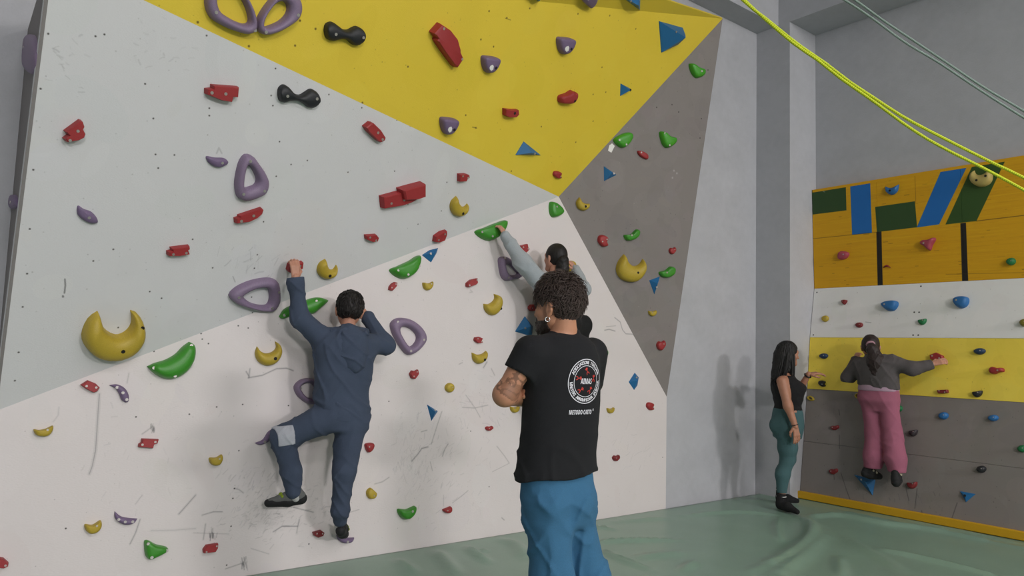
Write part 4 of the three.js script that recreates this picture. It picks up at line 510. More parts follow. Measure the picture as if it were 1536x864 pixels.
const joinGeo = list => { const a = list.map(g => { const h = g.clone(); h.userData = {}; return h; }); return mergeGeometries(a); };
const tone = hex => { const c = new THREE.Color(hex); return (x, y, z, o) => { const k = 1 + .10 * noise(x * 30, y * 30, z * 30) + .05 * noise(x * 90, y * 90, z * 90); o.setRGB(c.r * k, c.g * (k * .98 + .02), c.b * k); }; };
const skinMat = () => std(0xffffff, .55, { vertexColors: true });
const clothMat = (hex, r = .92, o = {}) => new THREE.MeshPhysicalMaterial({ color: hex, roughness: r, map: TEX.cloth, bumpMap: TEX.clothBump, bumpScale: .0012, sheen: .25, sheenRoughness: .8, ...o });
const hairMat = hex => std(hex, .62, { map: TEX.strand });
// tapered locks of hair joined into one geometry; each lock: points and start radius
function lockGeo(locks) { const P = [], N = [], U = [], I = []; const S = 5; for (const { pts, r } of locks) { const o = P.length / 3, n = pts.length; for (let i = 0; i < n; i++) { const t = pts[Math.min(i + 1, n - 1)].clone().sub(pts[Math.max(i - 1, 0)]).normalize(), a = V3().crossVectors(t, Math.abs(t.y) > .9 ? UX : UY).normalize(), b = V3().crossVectors(t, a), R = r * Math.pow(1 - i / (n - 1) * .93, .7); for (let k = 0; k < S; k++) { const w = k / S * Math.PI * 2, q = a.clone().multiplyScalar(Math.cos(w)).addScaledVector(b, Math.sin(w)); P.push(pts[i].x + q.x * R, pts[i].y + q.y * R, pts[i].z + q.z * R); N.push(q.x, q.y, q.z); U.push(k / S * .2 + o * .013, i / n * .1); } } for (let i = 0; i + 1 < n; i++) for (let k = 0; k < S; k++) { const A = o + i * S + k, B = o + i * S + (k + 1) % S; I.push(A, B, B + S, A, B + S, A + S); } } const g = new THREE.BufferGeometry(); g.setAttribute('position', new THREE.Float32BufferAttribute(P, 3)); g.setAttribute('normal', new THREE.Float32BufferAttribute(N, 3)); g.setAttribute('uv', new THREE.Float32BufferAttribute(U, 2)); g.setIndex(I); return g; }
// shoe: heel point, toe point on the sole; up vector
function shoe(parent, name, heel, toe, up, s, upperMat, soleMat, strapMat, label) {
  const d = toe.clone().sub(heel), L = d.length(); d.normalize(); const u = up.clone().addScaledVector(d, -up.dot(d)).normalize(), q = (a, h, b = 0) => heel.clone().addScaledVector(d, a * L).addScaledVector(u, h * s).addScaledVector(V3().crossVectors(d, u), b * s);
  const top = sd([rc(q(.13, .035), q(.42, .04), .032 * s, .036 * s), rc(q(.42, .04), q(.86, .025), .036 * s, .024 * s), rc(q(.15, .05), q(.2, .085), .03 * s, .028 * s), rc(q(.3, .06), q(.6, .045), .026 * s, .024 * s)], .02, .006);
  const m = part(name, top, upperMat, parent, label);
  part('sole', sd([rc(q(.12, .018), q(.45, .016), .034 * s, .036 * s), rc(q(.45, .016), q(.9, .014), .038 * s, .025 * s), rc(q(.1, .03), q(.12, .05), .03 * s, .02 * s), rc(q(.8, .022), q(.93, .022), .026 * s, .019 * s)], .015, .006), soleMat, m);
  if (strapMat) for (const [a, h] of [[.38, .055], [.58, .045]]) part('strap', sd([rc(q(a - .03, h + .012, -.024), q(a + .02, h + .02, 0), .012 * s, .014 * s), rc(q(a + .02, h + .02, 0), q(a + .03, h + .004, .028), .014 * s, .012 * s)], .01, .004), strapMat, m);
  return m;
}
// silhouette section: pixel edges L..R on row py at depth t, e1 half-width direction, b = ratio * a
function sec(L, R, py, t, e1, ratio) { const c = J((L + R) / 2, py, t), v = V3(c.x, 0, c.z).normalize(), q = V3(-v.z, 0, v.x), k = Math.hypot(q.dot(e1), ratio * (q.x * -e1.z + q.z * e1.x)), w = (R - L) / 2 / FOCAL * t; return { y: c.y, x: c.x, z: c.z, a: w / k, b: w / k * ratio }; }
const shrink = (s, m) => s.map(q => ({ ...q, a: q.a - m, b: q.b - m }));
const depthZ = (px, py, off) => onPlane(px, py, UZ, Z0 + off);
const depthX = (px, py, off) => onPlane(px, py, UX, 7.50 - off);
const tOf = p => { const q = p.clone().sub(EYE); return -(q.x * AX.z + q.y * AY.z + q.z * AZ.z); };
// ---------- man in the black T-shirt, back to the viewer ----------
{
  const g = thing('person', 'man in black printed T-shirt and blue trousers with folded arms', 'person', 'people');
  const T = 3.1, e1 = V3(.995, 0, .1), skin = tone(0xb98467);
  const shirtSecs = [sec(824, 870, 499, T + .02, e1, .72), sec(804, 884, 507, T, e1, .55), sec(793, 892, 518, T, e1, .6), sec(787, 897, 535, T, e1, .66), sec(786, 900, 560, T, e1, .66), sec(786, 899, 600, T, e1, .64), sec(784, 895, 645, T, e1, .64), sec(781, 892, 685, T, e1, .66), sec(778, 894, 712, T, e1, .68), sec(777, 895, 735, T, e1, .68)];
  const shL = J(795, 528, 3.0), elL = J(757, 592, 2.98), shR = J(888, 530, 3.24), elR = J(880, 602, 3.5), wrL = J(812, 600, 3.30), wrR = J(786, 596, 3.16);
  const hipL = J(812, 742, 3.04), hipR = J(866, 742, 3.18), knL = J(824, 880, 3.03), knR = J(884, 872, 3.2), fL = V3(knL.x + .02, .1, knL.z + .04), fR = V3(knR.x + .06, .1, knR.z + .20);
  const headC = J(838, 462, T + .02), F = frameOf(V3(-.28, .02, -.96), V3(0.0, 1, .04));
  const hd = headGeo(headC, F, 1.0, .0038, skin), neckB = J(845, 512, T + .02), neckT = headC.clone().addScaledVector(F.y, -.045).addScaledVector(F.z, -.025);
  const arm = [rc(shL, elL, .052, .043), rc(elL, wrL, .045, .032), rc(shR, elR, .05, .042), rc(elR, wrR, .043, .03)];
  const bodyP = [rc(neckB, neckT, .06, .054), stack(shrink(shirtSecs, .02), e1), ...arm, rc(J(828, 765, 3.08), J(828, 862, 3.06), .055, .05), rc(J(860, 765, 3.16), J(880, 862, 3.18), .055, .05), rc(J(828, 862, 3.06), fL, .05, .04), rc(J(880, 862, 3.18), fR, .05, .04)];
  const tat = (x, y, z, o) => { skin(x, y, z, o); const p = V3(x, y, z), t = p.clone().sub(shL).dot(elL.clone().sub(shL)) / elL.distanceToSquared(shL); if (t > .42 && t < 1.02 && p.distanceTo(shL.clone().lerp(elL, t)) < .075) { const q = Math.abs(noise(x * 26 + y * 9, y * 24, z * 26 + 3)), r = noise(x * 11, y * 11 + 4, z * 11); if (q < .13 && r > -.18) o.multiplyScalar(.42); else if (r > .22) o.multiplyScalar(.62); } };
  const hL = sd([...handPrims(wrL, V3(.9, -.1, .3), V3(-.2, 0, -1), 1, 1, .5)], .008, .004, { color: skin }), hR = sd(handPrims(wrR, V3(-.75, .25, .5), V3(-.6, -.2, -.8), 1, 1, .75), .008, .004, { color: skin });
  const fine = sd(arm.slice(0, 2), .03, .0045, { color: tat });
  const body = sd(bodyP, .03, .011, { color: skin });
  const bm = part('body', joinGeo([body, fine, hd.g, hL, hR]), skinMat(), g);
  // ear ring
  const lobe = hd.at(.086, -.052, -.002); const ring = part('earring', new THREE.TorusGeometry(.0095, .0022, 8, 20), std(0xd9dadc, .2, { metalness: .9 }), g, 'silver hoop earring'); ring.position.copy(lobe); ring.lookAt(lobe.clone().add(V3(-.5, 0, .85)));
  // beard: jaw shell
  const hf = hd.f, beardF = (x, y, z) => { const q = V3(x, y, z).sub(headC), lx = q.dot(F.x), ly = q.dot(F.y), lz = q.dot(F.z); return Math.max(hf(x, y, z) - .003 - .004 * noise(x * 120, y * 120, z * 120), ly + .056 - Math.max(0, .026 - lz) * 1.2, .012 - lz, -ly - .116); };
  part('beard', mesher(beardF, bounds(headPrims(headC, F, 1).prims, .02), .004), hairMat(0x4a3a31), g);
  // shirt
  const slv = shL.clone().lerp(elL, .46), slvR = shR.clone().lerp(elR, .6), hemP = J(836, 717, T), armDir = elL.clone().sub(shL).normalize(), armDirR = elR.clone().sub(shR).normalize();
  const torso = stack(shirtSecs, e1), folds = (x, y, z) => { const hy = Math.max(0, Math.min(1, (1.32 - y) / .4)); return creases(.009, 5.5, [1, .55, 1], 2)(x, y, z) * hy - .004 * Math.max(0, noise(x * 7, y * 18 + x * 9, z * 7)) * hy; };
  const bodyField = blend([torso], .03), sleeveL = blend([rc(shL, slv.clone().addScaledVector(armDir, .05), .068, .06)], .02), sleeveR = blend([rc(shR, slvR.clone().addScaledVector(armDirR, .04), .07, .066)], .02), cutL = half(slv, armDir.clone().add(V3(0, -.25, 0))), cutR = half(slvR, armDirR), hem = (x, y, z) => { const q = (x - hemP.x) * .75 + (z - hemP.z) * .66; return hemP.y + .012 + q * .10 - .006 * Math.sin(q * 26) - y; };
  const shirtF = (x, y, z) => { let a = bodyField(x, y, z); const l = Math.max(sleeveL(x, y, z), cutL(x, y, z)), r = Math.max(sleeveR(x, y, z), cutR(x, y, z)); const sm = (p, q, k) => { const h = k - Math.abs(p - q); return Math.min(p, q) - (h > 0 ? h * h / (4 * k) : 0); }; a = sm(sm(a, l, .05), r, .05); if (Math.abs(a) < .05) a += folds(x, y, z); return Math.max(a, hem(x, y, z)); };
  const shirt = part('shirt', mesher(shirtF, bounds([torso, rc(shL, slv, .1, .1), rc(shR, slvR, .1, .1)], .02), .007), clothMat(0x17181c, .95), g, 'black short-sleeved T-shirt');
  // round print on the back, laid on the cloth
  const bc = J(851, 570, T), back = V3(.1, 0, .995).normalize(), side = V3().crossVectors(UY, back).normalize();
  const print = (name, cu, cv, w, h, tex, label) => { const n = 40, P = [], U = [], I = []; for (let j = 0; j <= n; j++) for (let i = 0; i <= n; i++) { const u = (i / n - .5) * w + cu, v = (j / n - .5) * h + cv; let p = bc.clone().addScaledVector(back, .3).addScaledVector(side, u).addScaledVector(UY, v); for (let s = 0; s < 60; s++) { const d = shirtF(p.x, p.y, p.z); if (d < .0012) break; p.addScaledVector(back, -Math.max(.0005, d * .7)); } P.push(p.x, p.y, p.z); U.push(i / n, j / n); } for (let j = 0; j < n; j++) for (let i = 0; i < n; i++) { const a = j * (n + 1) + i; I.push(a, a + 1, a + n + 2, a, a + n + 2, a + n + 1); } const q = new THREE.BufferGeometry(); q.setAttribute('position', new THREE.Float32BufferAttribute(P, 3)); q.setAttribute('uv', new THREE.Float32BufferAttribute(U, 2)); q.setIndex(I); q.computeVertexNormals(); part(name, q, new THREE.MeshStandardMaterial({ map: tex, roughness: .8, alphaTest: .4, transparent: false, side: THREE.DoubleSide }), shirt, label); };
  const badge = canvasTex(768, 768, c => {
    c.clearRect(0, 0, 768, 768); c.strokeStyle = '#dcdce2'; c.lineWidth = 13; c.beginPath(); c.arc(384, 384, 365, 0, 7); c.stroke(); c.lineWidth = 9; c.beginPath(); c.arc(384, 384, 258, 0, 7); c.stroke();
    c.fillStyle = '#dcdce2'; c.textAlign = 'center'; c.textBaseline = 'middle'; c.font = 'bold 74px sans-serif';
    const ring = (s, a0, a1, out) => { for (let i = 0; i < s.length; i++) { const a = a0 + (a1 - a0) * i / (s.length - 1); c.save(); c.translate(384 + Math.cos(a) * 312, 384 + Math.sin(a) * 312); c.rotate(a + (out ? Math.PI / 2 : -Math.PI / 2)); c.fillText(s[i], 0, 0); c.restore(); } };
    const R = Math.PI / 180; ring('ASSOCIAZIONE ITALIANA', -155 * R, -25 * R, true); ring('MAESTRI ARRAMPICATA SPORTIVA', 172 * R, 2 * R, false);
    c.save(); c.font = 'bold 128px sans-serif'; c.translate(384, 384); c.scale(.62, 1); c.fillText('AIMAS', 0, 0); c.restore();
    c.strokeStyle = '#b3342c'; c.lineWidth = 14; c.lineCap = 'round'; for (let k = 0; k < 5; k++) { const a = (-90 + k * 72) * R; c.save(); c.translate(384 + Math.cos(a) * 172, 384 + Math.sin(a) * 172); c.rotate(k * .5 - .4); for (const l of [[[0, -12], [6, 20]], [[0, -12], [-26, -34]], [[0, -12], [26, -40]], [[6, 20], [-20, 34], [-24, 58]], [[6, 20], [26, 34], [30, 56]]]) { c.beginPath(); l.forEach(([x, y], i) => i ? c.lineTo(x, y) : c.moveTo(x, y)); c.stroke(); } c.beginPath(); c.arc(2, -40, 9, 0, 7); c.stroke(); c.restore(); }
  });
  print('badge_print', 0, .0, .19, .19, badge, 'round white and red club print');
  const word = canvasTex(768, 128, c => { c.clearRect(0, 0, 768, 128); c.fillStyle = '#dcdce2'; c.textAlign = 'center'; c.textBaseline = 'middle'; c.save(); c.translate(370, 70); c.scale(.84, 1); c.font = 'bold 100px sans-serif'; c.fillText('METODO CAITO', 0, 0); c.restore(); c.font = 'bold 54px sans-serif'; c.fillText('®', 735, 36); });
  print('lettering_print', -.012, -.125, .145, .032, word, 'white lettering');
  // trousers
  const pf = (x, y, z) => Math.max(0, Math.min(1, (hemP.y - .01 - y) / .1)) * creases(.015, 6.5, [1, 1.3, 1], 9, -.55)(x, y, z), pelvis = stack([sec(786, 886, 698, T, e1, .62), sec(784, 889, 718, T, e1, .64), sec(782, 892, 745, T, e1, .70), sec(790, 886, 775, T, e1, .72)], e1, .03);
  part('trousers', sd([pelvis, rc(J(821, 762, 3.05), J(826, 862, 3.05), .086, .083), rc(J(826, 862, 3.05), V3(knL.x, knL.y - .12, knL.z), .083, .075), rc(V3(knL.x, knL.y - .12, knL.z), fL, .075, .07), rc(J(861, 762, 3.16), J(880, 862, 3.18), .082, .082), rc(J(880, 862, 3.18), V3(knR.x + .02, knR.y - .12, knR.z + .08), .082, .075), rc(V3(knR.x + .02, knR.y - .12, knR.z + .08), fR, .075, .07), el(J(866, 756, 3.07), [.06, .07, .06]), el(J(828, 756, 3.02), [.06, .07, .06])], .035, .0075, { fold: pf, clip: [half(V3(0, .045, 0), V3(0, -1, 0)), half(J(836, 704, T), V3(-.16, 1, -.1))] }), clothMat(0x3d7399, .92), g, 'faded blue cotton trousers');
  for (const [f, dx] of [[fL, -.02], [fR, .05]]) shoe(g, 'shoe', V3(f.x, .034, f.z + .09), V3(f.x + dx, .034, f.z - .18), UY, 1.15, std(0x2b2d31, .8), std(0x17181a, .85), null, 'dark shoe');
  // tousled hair
  const at = hd.at, locks = []; seed = 777;
  const hairF = (x, y, z) => { const q = V3(x, y, z).sub(headC), lx = q.dot(F.x), ly = q.dot(F.y), lz = q.dot(F.z); const k = Math.hypot(lx / .086, (ly - .035) / .106, (lz + .008) / .105); let d = (k - 1) * .086 + .006 * noise(lx * 50, ly * 50, lz * 50); const faceCut = lz - .07 - ly * .28 + Math.max(0, -(ly - .03)) * 1.1; return Math.max(d, faceCut, -(ly + .068 + lz * .25), .036 - Math.hypot(Math.abs(lx) - .088, (ly + .012) * .85, lz - .004)); };
  const capG = mesher(hairF, bounds([el(headC, [.13, .14, .14])], .01), .0055);
  for (let i = 0; i < 3400; i++) { const th = rnd() * 6.283, cp = rr(-.72, 1), sp = Math.sqrt(1 - cp * cp), n = [sp * Math.cos(th), cp, sp * Math.sin(th)]; const lx = n[0] * .083, ly = .035 + n[1] * .104, lz = -.008 + n[2] * .101; if (lz > .066 + ly * .28 && ly < .085) continue; if (lz > .03 && ly < .02) continue; if (lz > -.034 && ly < .03 && Math.abs(n[0]) > .5) continue; if (ly < -.055 - lz * .2) continue; const r0 = at(lx, ly, lz), nd = F.x.clone().multiplyScalar(n[0]).addScaledVector(F.y, n[1]).addScaledVector(F.z, n[2]), low = ly < .0, top = Math.max(0, n[1]); const tang = V3(rr(-1, 1), rr(-1, 1), rr(-1, 1)).addScaledVector(F.y, low ? -1.4 : -.3).addScaledVector(F.z, n[2] > .1 ? 1.1 : -.3 * top).addScaledVector(F.x, .5); tang.addScaledVector(nd, -tang.dot(nd)).normalize(); const bi = V3().crossVectors(nd, tang), L = low ? rr(.016, .03) : rr(.03, .062), w = rr(.003, .009), ph = rnd() * 6, lift = low ? .12 : .18 + .22 * top * rnd(), pts = []; for (let k = 0; k < 7; k++) { const t = k / 6; pts.push(r0.clone().addScaledVector(nd, .002 + L * lift * Math.sin(t * 2.3)).addScaledVector(tang, L * t * .9).addScaledVector(bi, w * Math.sin(ph + t * 4.2))); } locks.push({ pts, r: rr(.0018, .0036) }); }
  part('hair', joinGeo([capG, lockGeo(locks)]), hairMat(0x5d4c45), g, 'tousled dark brown hair');
}
// ---------- boy in the navy tracksuit on the wall ----------
const shoeGrey = clothMat(0x6b6d6c, .8), shoeBlack = std(0x17181a, .8), shoeLime = clothMat(0x8fa52a, .8);
function capHair(g, hd, C, F, s, hex, cell, opt) { // smooth or wavy cap of hair over the skull
  const f = (x, y, z) => { const q = V3(x, y, z).sub(C), lx = q.dot(F.x) / s, ly = q.dot(F.y) / s, lz = q.dot(F.z) / s, k = Math.hypot(lx / (.085 + opt.thick), (ly - .032) / (.102 + opt.thick), (lz + .012) / (.103 + opt.thick)); let d = (k - 1) * .09 + opt.rough * noise(lx * opt.freq, ly * opt.freq * (opt.flow || 1), lz * opt.freq); return s * Math.max(d, lz - .055 - ly * .3 + Math.max(0, -(ly - .02)) * .6, -(ly - opt.low + lz * .4)); };
  return mesher(f, bounds([el(C, [.15 * s, .15 * s, .15 * s])], 0), cell);
}
{
  const g = thing('person', 'boy in a navy tracksuit climbing the white panel with one arm raised', 'person', 'people');
  const Q = depthZ, skin = tone(0xb8856e), e1 = V3(1, 0, 0), AOFF = pA.hit(440, 400).z - Z0; 
  const tb = tOf(Q(515, 560, .27));
  const shL = Q(490, 513, .27), elL = Q(450, 478, .24), wrL = Q(443, 416, AOFF + .14), shR = Q(548, 515, .28), elR = Q(578, 517, .27), wrR = Q(553, 478, .17);
  const hipL = Q(500, 628, .27), knL = Q(424, 656, .22), anL = Q(440, 738, .25), hipR = Q(530, 632, .28), knR = Q(516, 706, .30), anR = Q(510, 780, .22);
  const C = Q(524, 466, .24), F = frameOf(V3(.35, -.05, -1), V3(.02, 1, .1)), s = .96, hd = headGeo(C, F, s, .005, skin);
  const ts = [sec(492, 546, 499, tb, e1, .8), sec(479, 560, 512, tb, e1, .62), sec(474, 561, 530, tb, e1, .62), sec(474, 556, 560, tb, e1, .64), sec(474, 552, 590, tb, e1, .66), sec(476, 553, 616, tb, e1, .68), sec(478, 553, 626, tb, e1, .68)];
  const hl = sd(handPrims(wrL, V3(-.05, 1, -.1), V3(0, .15, 1), .84, 1, .62), .006, .004, { color: skin }), hr = sd(handPrims(wrR, V3(-.45, .75, -.5), V3(.3, .2, .9), .84, -1, .6), .006, .004, { color: skin });
  part('body', joinGeo([sd([rc(Q(521, 505, .27), C.clone().addScaledVector(F.y, -.05), .05, .046), stack(shrink(ts, .02), e1), rc(shL, elL, .04, .034), rc(elL, wrL, .034, .026), rc(shR, elR, .04, .034), rc(elR, wrR, .034, .026), rc(hipL, knL, .06, .045), rc(knL, anL, .045, .034), rc(hipR, knR, .06, .045), rc(knR, anR, .045, .034)], .03, .01, { color: skin }), hd.g, hl, hr]), skinMat(), g);
  const navy = clothMat(0x465268, .93);
  const hoodie = part('hoodie', sd([stack(ts, e1, .03), rc(shL, elL, .072, .056), rc(elL, wrL, .054, .044), rc(wrL, wrL.clone().add(V3(0, -.04, .01)), .041, .043), rc(shR, elR, .07, .058), rc(elR, wrR, .056, .044)], .045, .007, { fold: creases(.009, 7, [1, .8, 1], 4), clip: [half(wrL.clone().addScaledVector(wrL.clone().sub(elL).normalize(), .0), wrL.clone().sub(elL))].map(h => (x, y, z) => x < wrL.x + .09 && y > elL.y ? h(x, y, z) : -1), }), navy, g, 'navy hooded sweatshirt');
  part('hood', sd([el(Q(529, 520, .375), [.105, .125, .05]), el(Q(534, 538, .385), [.06, .085, .045]), rc(Q(501, 499, .31), Q(522, 495, .34), .034, .036), rc(Q(522, 495, .34), Q(546, 499, .31), .036, .034)], .03, .006, { fold: creases(.010, 9, [1, .7, 1], 7, .9) }), navy, hoodie, 'hood lying on the back');
  const legs = part('trousers', sd([stack([sec(477, 553, 604, tb, e1, .66), sec(478, 553, 622, tb, e1, .72), sec(486, 551, 640, tb, e1, .72)], e1, .03), rc(Q(492, 626, .26), knL, .096, .076), rc(knL, Q(437, 708, .245), .068, .06), rc(Q(437, 708, .245), anL, .056, .046), rc(Q(526, 640, .27), knR, .10, .072), rc(knR, Q(510, 765, .26), .07, .052), rc(Q(510, 765, .26), anR, .052, .046)], .03, .007, { fold: creases(.009, 7, [1, 1, 1], 11) }), navy, g, 'navy sweatpants');
  { const tf = legs.geometry.userData.f, kc = Q(423, 652, .22), pf = (x, y, z) => { const a = (x - kc.x) * .98 + (y - kc.y) * .15, b = (y - kc.y) * .98 - (x - kc.x) * .15; return Math.max(tf(x, y, z) - .004, Math.abs(a) - .048, Math.abs(b) - .058, kc.z - .06 - z); }; part('knee_patch', mesher(pf, [[kc.x - .1, kc.y - .1, kc.z - .12], [kc.x + .1, kc.y + .1, kc.z + .14]], .004), clothMat(0xc9ccd6, .9), g, 'white knee patch'); }
  const sockMat = clothMat(0xc8c8c6);
  part('sock', sd([rc(anL, anL.clone().add(V3(.02, -.035, 0)), .034, .032)], .01, .006), sockMat, g); part('sock', sd([rc(anR, anR.clone().add(V3(.01, -.05, -.02)), .035, .035)], .01, .006), sockMat, g);
  shoe(g, 'climbing_shoe', Q(460, 752, .27), Q(397, 759, .15), V3(0, 1, .1), .92, shoeGrey, shoeBlack, shoeLime, 'grey and lime climbing shoe with black sole');
  shoe(g, 'climbing_shoe', Q(509, 800, .26), Q(518, 806, .03), V3(0, 1, .15), .92, shoeBlack, shoeBlack, shoeLime, 'black and lime climbing shoe');
  const lk = []; seed = 99; for (let i = 0; i < 700; i++) { const th = rnd() * 6.283, cp = rr(-.6, 1), sp = Math.sqrt(1 - cp * cp), n = [sp * Math.cos(th), cp, sp * Math.sin(th)]; if (n[2] > .45) continue; const r0 = hd.at(n[0] * .09, .032 + n[1] * .106, -.012 + n[2] * .107), nd = F.x.clone().multiplyScalar(n[0]).addScaledVector(F.y, n[1]).addScaledVector(F.z, n[2]), tg = V3(rr(-.6, .6), -1, rr(-.6, .6)); tg.addScaledVector(nd, -tg.dot(nd)).normalize(); const L = rr(.02, .04), pts = []; for (let k = 0; k < 4; k++) pts.push(r0.clone().addScaledVector(nd, -.002 + L * .2 * Math.sin(k)).addScaledVector(tg, L * k / 3)); lk.push({ pts, r: rr(.003, .005) }); }
  part('hair', joinGeo([capHair(g, hd, C, F, s, 0, .006, { thick: .006, rough: .006, freq: 40, low: -.075 }), lockGeo(lk)]), hairMat(0x241d1b), g, 'short dark brown hair');
}
// ---------- climber in the pale hoodie behind the man ----------
{
  const g = thing('person', 'dark-haired climber in a pale grey hoodie reaching for the green half-moon', 'person', 'people');
  const Q = depthZ, skin = tone(0xc08d78), e1 = V3(1, 0, 0), tb = tOf(Q(838, 450, .27));
  const shL = Q(814, 428, .27), elL = Q(784, 394, .22), wrL = Q(758, 354, .14), shR = Q(862, 426, .28), elR = Q(876, 434, .30), wrR = Q(864, 404, .16);
  const hipL = Q(826, 492, .27), hipR = Q(850, 492, .28), knL = Q(812, 552, .30), anL = Q(818, 618, .2), knR = Q(872, 488, .22), anR = Q(866, 548, .2);
  const C = Q(833, 388, .23), F = frameOf(V3(-.05, .1, -1), V3(0, 1, .12)), s = .92, hd = headGeo(C, F, s, .006, skin);
  const ts = [sec(816, 858, 415, tb, e1, .8), sec(806, 870, 428, tb, e1, .62), sec(806, 868, 450, tb, e1, .64), sec(808, 866, 475, tb, e1, .66), sec(810, 866, 490, tb, e1, .68)];
  const hl = sd(handPrims(wrL, V3(-.2, .9, -.5), V3(.2, .45, .8), .82, 1, .55), .006, .005, { color: skin }), hr = sd(handPrims(wrR, V3(-.35, .75, -.5), V3(.2, .35, .9), .82, -1, .62), .006, .005, { color: skin });
  part('body', joinGeo([sd([rc(Q(834, 420, .27), C.clone().addScaledVector(F.y, -.05), .046, .042), stack(shrink(ts, .02), e1), rc(shL, elL, .036, .032), rc(elL, wrL, .032, .024), rc(shR, elR, .036, .032), rc(elR, wrR, .032, .024), rc(hipL, knL, .06, .045), rc(knL, anL, .045, .034), rc(hipR, knR, .06, .045), rc(knR, anR, .045, .034)], .03, .012, { color: skin }), hd.g, hl, hr]), skinMat(), g);
  part('hoodie', sd([stack(ts, e1, .03), rc(shL, elL, .075, .068), rc(elL, wrL, .066, .040), rc(shR, elR, .068, .052), rc(elR, wrR, .05, .04)], .045, .008, { fold: creases(.009, 7, [1, .8, 1], 14) }), clothMat(0xb4bcc2, .92), g, 'pale grey hoodie');
  part('trousers', sd([stack([sec(806, 868, 468, tb, e1, .68), sec(806, 870, 486, tb, e1, .72), sec(812, 864, 504, tb, e1, .7)], e1, .03), rc(hipL, knL, .095, .07), rc(knL, anL, .068, .055), rc(hipR, knR, .09, .085), rc(knR, anR, .08, .055)], .03, .009, { fold: creases(.008, 7, [1, 1, 1], 21) }), clothMat(0x131416, .9), g, 'black trousers');
  for (const [a, tx] of [[anL, -6], [anR, 8]]) { const b = a.clone().add(V3(0, -.09, .05)), t = V3(b.x + tx * .006, b.y, Z0 + .03); shoe(g, 'climbing_shoe', b, t, V3(0, 1, .1), .9, shoeBlack, shoeBlack, null); }
  part('hair', joinGeo([capHair(g, hd, C, F, s, 0, .006, { thick: .004, rough: .002, freq: 70, flow: .2, low: -.075 }), sd([rc(hd.at(0, -.02, -.095), hd.at(0, -.10, -.105), .05, .045), rc(hd.at(0, -.10, -.105), hd.at(0, -.16, -.10), .045, .03)], .03, .006, { fold: creases(.005, 24, [1, .1, 1], 1) })]), hairMat(0x1d1818), g, 'smooth dark hair tied low');
}
